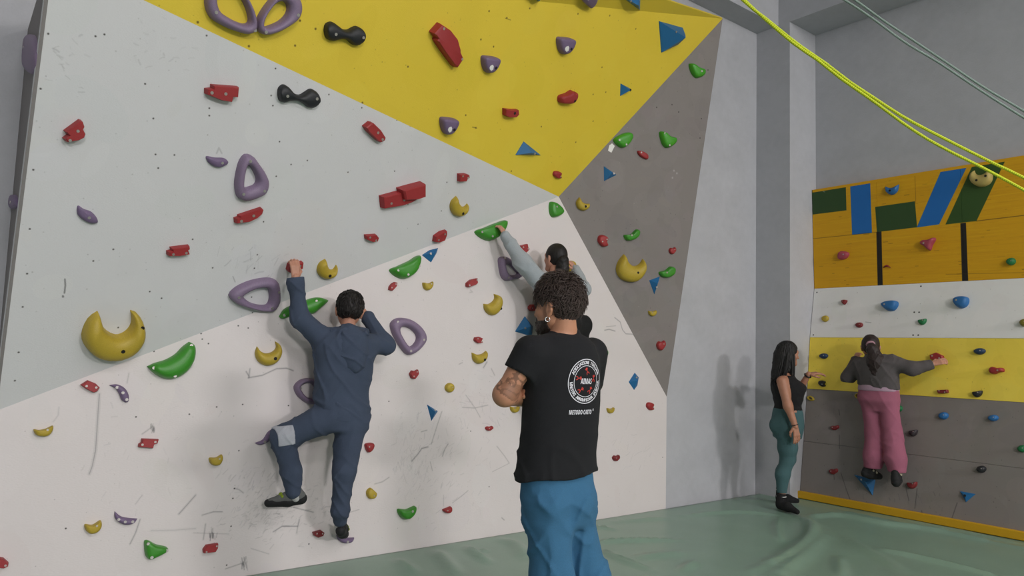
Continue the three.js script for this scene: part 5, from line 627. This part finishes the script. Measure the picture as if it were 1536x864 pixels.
// ---------- woman spotting by the pillar ----------
{
  const g = thing('person', 'woman in black tank top and teal leggings standing on the mat', 'person', 'people');
  const t0 = tOf(V3(6.66, .9, -4.08)), fw = V3(.80, 0, .60), rt = V3().crossVectors(fw, UY), skin = tone(0xa9775f); // rt: her right
  const q = (px, py, dt = 0) => J(px, py, t0 + dt);
  // right side is nearer to the viewer
  const shR = q(1173, 572, -.13), elR = q(1182, 609, -.2), wrR = q(1193, 640, -.24), shL = q(1184, 570, .16), elL = q(1196, 590, .22), wrL = q(1213, 561, .12);
  const kneR = q(1181, 690, -.05), anR = q(1172, 748, -.08), kneL = q(1183, 688, .12), anL = q(1171, 738, .14);
  const C = q(1182, 531, 0), F = frameOf(V3(.83, -.08, .55), UY), s = .95, hd = headGeo(C, F, s, .0055, skin);
  const sc = (L, R, py, ratio) => sec(L, R, py, t0, rt, ratio);
  const ts = [sc(1166, 1188, 559, .8), sc(1160, 1192, 566, .7), sc(1158, 1203, 576, .8), sc(1158, 1205, 584, .82), sc(1161, 1203, 596, .78), sc(1163, 1200, 608, .76), sc(1161, 1202, 618, .8)];
  const hp = [sc(1163, 1200, 608, .76), sc(1160, 1203, 622, .84), sc(1157, 1204, 638, .9), sc(1161, 1201, 654, .84)];
  const hr = sd(handPrims(wrR, V3(.12, -1, .1), V3(-.4, 0, .9), .95, 1, .22), .007, .005, { color: skin }), hl = sd(handPrims(wrL, V3(.75, .12, .62), V3(-.2, 1, .1), .95, 1, .3, .1), .007, .005, { color: skin });
  part('body', joinGeo([sd([rc(q(1177, 565), C.clone().addScaledVector(F.y, -.05).addScaledVector(F.z, -.01), .052, .048), stack(shrink(ts, .009), rt), stack(shrink(hp, .015), rt), rc(shR, elR, .052, .041), rc(elR, wrR, .04, .027), rc(shL, elL, .05, .041), rc(elL, wrL, .04, .027), rc(q(1181, 650, -.04), kneR, .07, .05), rc(kneR, anR, .048, .03), rc(q(1181, 650, .1), kneL, .07, .05), rc(kneL, anL, .048, .03)], .035, .01, { color: skin }), hd.g, hr, hl]), skinMat(), g);
  const neck = q(1180, 563), tank = stack(ts, rt, .02);
  part('tank_top', sd([tank, el(q(1197, 583, -.07), [.062, .058, .062]), el(q(1200, 583, .1), [.062, .058, .062])], .03, .007, { fold: creases(.004, 9, [1, .6, 1], 3), clip: [half(q(1180, 614), V3(0, -1, 0)), half(q(1176, 563, 0), V3(0, 1, 0)), ], cut: blend([rc(shR.clone().add(V3(0, .05, 0)), elR, .054, .045), rc(shL.clone().add(V3(0, .05, 0)), elL, .054, .045)], .02) }), clothMat(0x131316, .9), g, 'black sleeveless tank top');
  for (const d of [-.085, .1]) part('strap', sd([rc(q(1163, 572, d), q(1176, 561.5, d), .014, .014), rc(q(1176, 561.5, d), q(1192, 572, d), .014, .014)], .01, .005), clothMat(0x131316, .9), g);
  part('leggings', sd([stack(hp, rt, .02), rc(q(1181, 645, -.06), q(1181, 672, -.05), .105, .088), rc(q(1181, 672, -.05), kneR, .088, .066), rc(kneR, q(1174, 712, -.06), .066, .066), rc(q(1174, 712, -.06), anR, .066, .038), rc(q(1181, 645, .1), q(1182, 672, .11), .105, .088), rc(q(1182, 672, .11), kneL, .088, .066), rc(kneL, q(1174, 708, .13), .066, .064), rc(q(1174, 708, .13), anL, .064, .038), el(q(1166, 638, -.02), [.075, .085, .075])], .03, .007, { fold: creases(.002, 8, [1, .6, 1], 5), clip: [half(q(1180, 612), V3(0, 1, 0)), half(q(1172, 737, 0), V3(0, -1, 0))] }), clothMat(0x476a6e, .9), g, 'teal leggings');
  const sockM = clothMat(0x141416, .95);
  for (const [a, hx, hy, tx, ty, dt] of [[anR, 1166, 768, 1200, 774, -.08], [anL, 1167, 754, 1202, 757, .16]]) {
    const heel = onFloor(hx + 2, hy - 2).add(V3(0, .045, 0)), toe = onFloor(tx - 4, ty - 2).add(V3(0, .028, 0)); heel.x = a.x + (heel.x - a.x) * .4; heel.z = a.z + (heel.z - a.z) * .4; const f2 = toe.clone().sub(heel).setY(0).normalize(), tip = heel.clone().addScaledVector(f2, .20).setY(.026);
    const sk = part('sock', sd([rc(a.clone().add(V3(0, .04, 0)), heel.clone().add(V3(0, .03, 0)), .043, .042), rc(heel, heel.clone().addScaledVector(f2, .09).add(V3(0, .004, 0)), .04, .042), rc(heel.clone().addScaledVector(f2, .09).add(V3(0, .004, 0)), tip, .042, .024)], .025, .005, { clip: [half(V3(0, a.y + .05, 0), UY)] }), sockM, g, 'black ankle sock');
    part('cuff_stripe', new THREE.TorusGeometry(.0425, .005, 8, 28).rotateX(Math.PI / 2).translate(a.x, a.y + .022, a.z), clothMat(0xdedede), sk, 'white stripe');
    const tx2 = canvasTex(256, 96, c => { c.clearRect(0, 0, 256, 96); c.textBaseline = 'middle'; c.textAlign = 'center'; c.font = 'bold 88px sans-serif'; c.fillStyle = '#e8e8e8'; c.fillText('FILA', 132, 50); c.fillStyle = '#b8252c'; c.fillRect(20, 20, 40, 16); });
    const cg = new THREE.CylinderGeometry(.0445, .0445, .028, 16, 1, true, -.55, 1.1), cm = part('lettering', cg, new THREE.MeshStandardMaterial({ map: tx2, alphaTest: .4, roughness: .9, side: THREE.DoubleSide }), sk, 'white lettering with red mark'); const mid = a.clone().lerp(heel.clone().add(V3(0, .03, 0)), .25); cm.position.set(mid.x, a.y - .004, mid.z); const v = EYE.clone().sub(cm.position); cm.rotation.y = Math.atan2(rt.x * .9 + v.x * .05, rt.z * .9 + v.z * .05);
  }
  part('watch', new THREE.TorusGeometry(.031, .008, 8, 24), std(0x101012, .4), g, 'black wristwatch').position.copy(wrL); { const w = g.children[g.children.length - 1]; w.lookAt(wrL.clone().add(wrL.clone().sub(elL))); w.position.addScaledVector(wrL.clone().sub(elL).normalize(), -.02); }
  { const w = part('bracelet', new THREE.TorusGeometry(.029, .0045, 8, 24), std(0x101012, .4), g, 'thin black bracelet'); w.position.copy(wrR).addScaledVector(elR.clone().sub(wrR).normalize(), .015); w.lookAt(wrR.clone().add(wrR.clone().sub(elR).multiplyScalar(3))); }
  const locks = []; seed = 4242; for (let i = 0; i < 260; i++) { const th = rr(-2.0, 2.0) + Math.PI, cp = rr(-.1, .95), sp = Math.sqrt(1 - cp * cp), n = [sp * Math.sin(th), cp, sp * Math.cos(th)]; if (n[2] > .35) continue; const r0 = hd.at(n[0] * .088, .032 + n[1] * .104, -.012 + n[2] * .106), out = F.x.clone().multiplyScalar(n[0]).addScaledVector(F.z, n[2] * 1).setY(0); const endY = rr(-.36, -.24), pts = [r0]; const near = n[0] < 0; for (let k = 1; k <= 5; k++) { const t = k / 5; pts.push(hd.at(n[0] * (.09 + .02 * Math.sin(t * 3)) * (1 - .15 * t), .032 + n[1] * .104 + (endY - n[1] * .104) * t * t * .4 + (endY - .032 - n[1] * .1) * t * .6, -.012 + n[2] * .106 - .03 * t * (n[2] < 0 ? 1 : -.6) + .01 * Math.sin(i + t * 4))); } locks.push({ pts, r: rr(.007, .012) }); }
  part('hair', joinGeo([capHair(g, hd, C, F, s, 0, .006, { thick: .006, rough: .003, freq: 60, flow: .2, low: -.09 }), sd([rc(hd.at(0, -.02, -.07), hd.at(0, -.24, -.10), .075, .055), rc(hd.at(-.06, .0, -.02), hd.at(-.062, -.17, -.01), .035, .024), rc(hd.at(.06, .0, -.02), hd.at(.062, -.17, -.01), .035, .024)], .04, .006, { fold: creases(.006, 22, [1, .08, 1], 2) }), lockGeo(locks)]), hairMat(0x0f0c0d), g, 'long straight black hair');
}
// ---------- girl on the bouldering wall ----------
{
  const g = thing('person', 'girl with a ponytail in grey sweater and pink trousers on the bouldering wall', 'person', 'people');
  const Q = depthX, skin = tone(0xb8856e), e1 = V3(0, 0, 1), tb = tOf(Q(1315, 560, .24));
  const shL = Q(1290, 546, .24), elL = Q(1272, 566, .22), wrL = Q(1283, 541, .12), shR = Q(1337, 542, .24), elR = Q(1368, 554, .2), wrR = Q(1399, 546, .10);
  const hipL = Q(1307, 592, .22), hipR = Q(1333, 592, .22), knL = Q(1312, 650, .2), anL = Q(1308, 698, .24), knR = Q(1339, 655, .2), anR = Q(1345, 705, .26);
  const C = Q(1306, 521, .19), F = frameOf(V3(1, -.05, -.45), UY), s = .93, hd = headGeo(C, F, s, .006, skin);
  const ts = [sec(1299, 1327, 535, tb, e1, .8), sec(1290, 1339, 543, tb, e1, .62), sec(1288, 1343, 556, tb, e1, .64), sec(1289, 1345, 570, tb, e1, .66), sec(1290, 1346, 582, tb, e1, .66)];
  const hl = sd(handPrims(wrL, V3(.6, .8, 0), V3(-.8, .5, 0), .82, -1, .5), .006, .005, { color: skin }), hr = sd(handPrims(wrR, V3(.5, .35, .8), V3(-.8, .5, .2), .86, -1, .5), .006, .005, { color: skin });
  part('body', joinGeo([sd([rc(Q(1312, 540, .24), C.clone().addScaledVector(F.y, -.05), .046, .043), stack(shrink(ts, .02), e1), rc(shL, elL, .036, .032), rc(elL, wrL, .032, .025), rc(shR, elR, .036, .032), rc(elR, wrR, .032, .025), rc(hipL, knL, .06, .045), rc(knL, anL, .045, .034), rc(hipR, knR, .06, .045), rc(knR, anR, .045, .034)], .03, .011, { color: skin }), hd.g, hl, hr]), skinMat(), g);
  part('sweater', sd([stack(ts, e1, .025), rc(shL, elL, .07, .06), rc(elL, wrL, .058, .045), rc(shR, elR, .068, .058), rc(elR, wrR, .056, .042)], .045, .008, { fold: creases(.008, 7, [1, .8, 1], 31), clip: [(x, y, z) => { const k = (z - Q(1318, 580, .24).z); return Q(1318, 581, .24).y - .05 * k * 2 - y; }, ((h) => (x, y, z) => z > wrR.z - .12 ? h(x, y, z) : -1)(half(wrR, wrR.clone().sub(elR)))] }), clothMat(0x5c5758, .92), g, 'dark grey sweater');
  part('waistband', sd([stack([sec(1291, 1344, 574, tb, e1, .68), sec(1290, 1345, 585, tb, e1, .70)], e1, .01)], .01, .007), clothMat(0xc0a2b6, .9), g, 'pale pink waistband');
  part('trousers', sd([stack([sec(1291, 1344, 584, tb, e1, .68), sec(1290, 1346, 600, tb, e1, .74), sec(1297, 1342, 614, tb, e1, .70)], e1, .02), rc(Q(1306, 606, .22), knL, .082, .086), rc(knL, Q(1311, 685, .23), .086, .095), rc(Q(1311, 685, .23), Q(1309, 698, .24), .088, .08), rc(Q(1333, 606, .22), knR, .082, .09), rc(knR, Q(1343, 688, .24), .09, .098), rc(Q(1344, 688, .24), Q(1345, 704, .25), .09, .078)], .028, .008, { fold: creases(.006, 6, [1, 1, 1], 41), clip: [(x, y, z) => { const a = Q(1309, 702, .24), b = Q(1345, 708, .25); return a.y + (b.y - a.y) * Math.max(0, Math.min(1, (z - a.z) / (b.z - a.z))) - y; }] }), clothMat(0xb06880, .92), g, 'pink wide trousers');
  shoe(g, 'climbing_shoe', Q(1294, 713, .30), Q(1321, 718, .14), V3(-.1, 1, 0), 1.1, shoeBlack, shoeBlack, clothMat(0xb9b29a), 'black climbing shoe');
  shoe(g, 'climbing_shoe', Q(1344, 729, .38), Q(1348, 716, .15), V3(-.3, 1, 0), 1.2, shoeBlack, shoeBlack, clothMat(0xb9b29a), 'black climbing shoe');
  const tail = sd([rc(hd.at(0, .035, -.10), hd.at(-.02, -.03, -.155), .026, .046), rc(hd.at(-.02, -.03, -.155), hd.at(-.055, -.16, -.15), .05, .078), rc(hd.at(-.055, -.16, -.15), hd.at(-.05, -.34, -.14), .078, .05)], .03, .006, { fold: creases(.007, 20, [1, .08, 1], 6) });
  part('hair', joinGeo([capHair(g, hd, C, F, s, 0, .006, { thick: .005, rough: .003, freq: 60, flow: .2, low: -.08 }), tail]), hairMat(0x3a2a28), g, 'dark brown hair in a low ponytail');
  { const m = part('scrunchie', new THREE.TorusGeometry(.03, .013, 10, 20), clothMat(0xc79aa6), g, 'pink scrunchie'); m.position.copy(hd.at(-.003, .025, -.112)); m.lookAt(hd.at(-.015, -.03, -.165)); }
}
renderer.render(scene, camera);
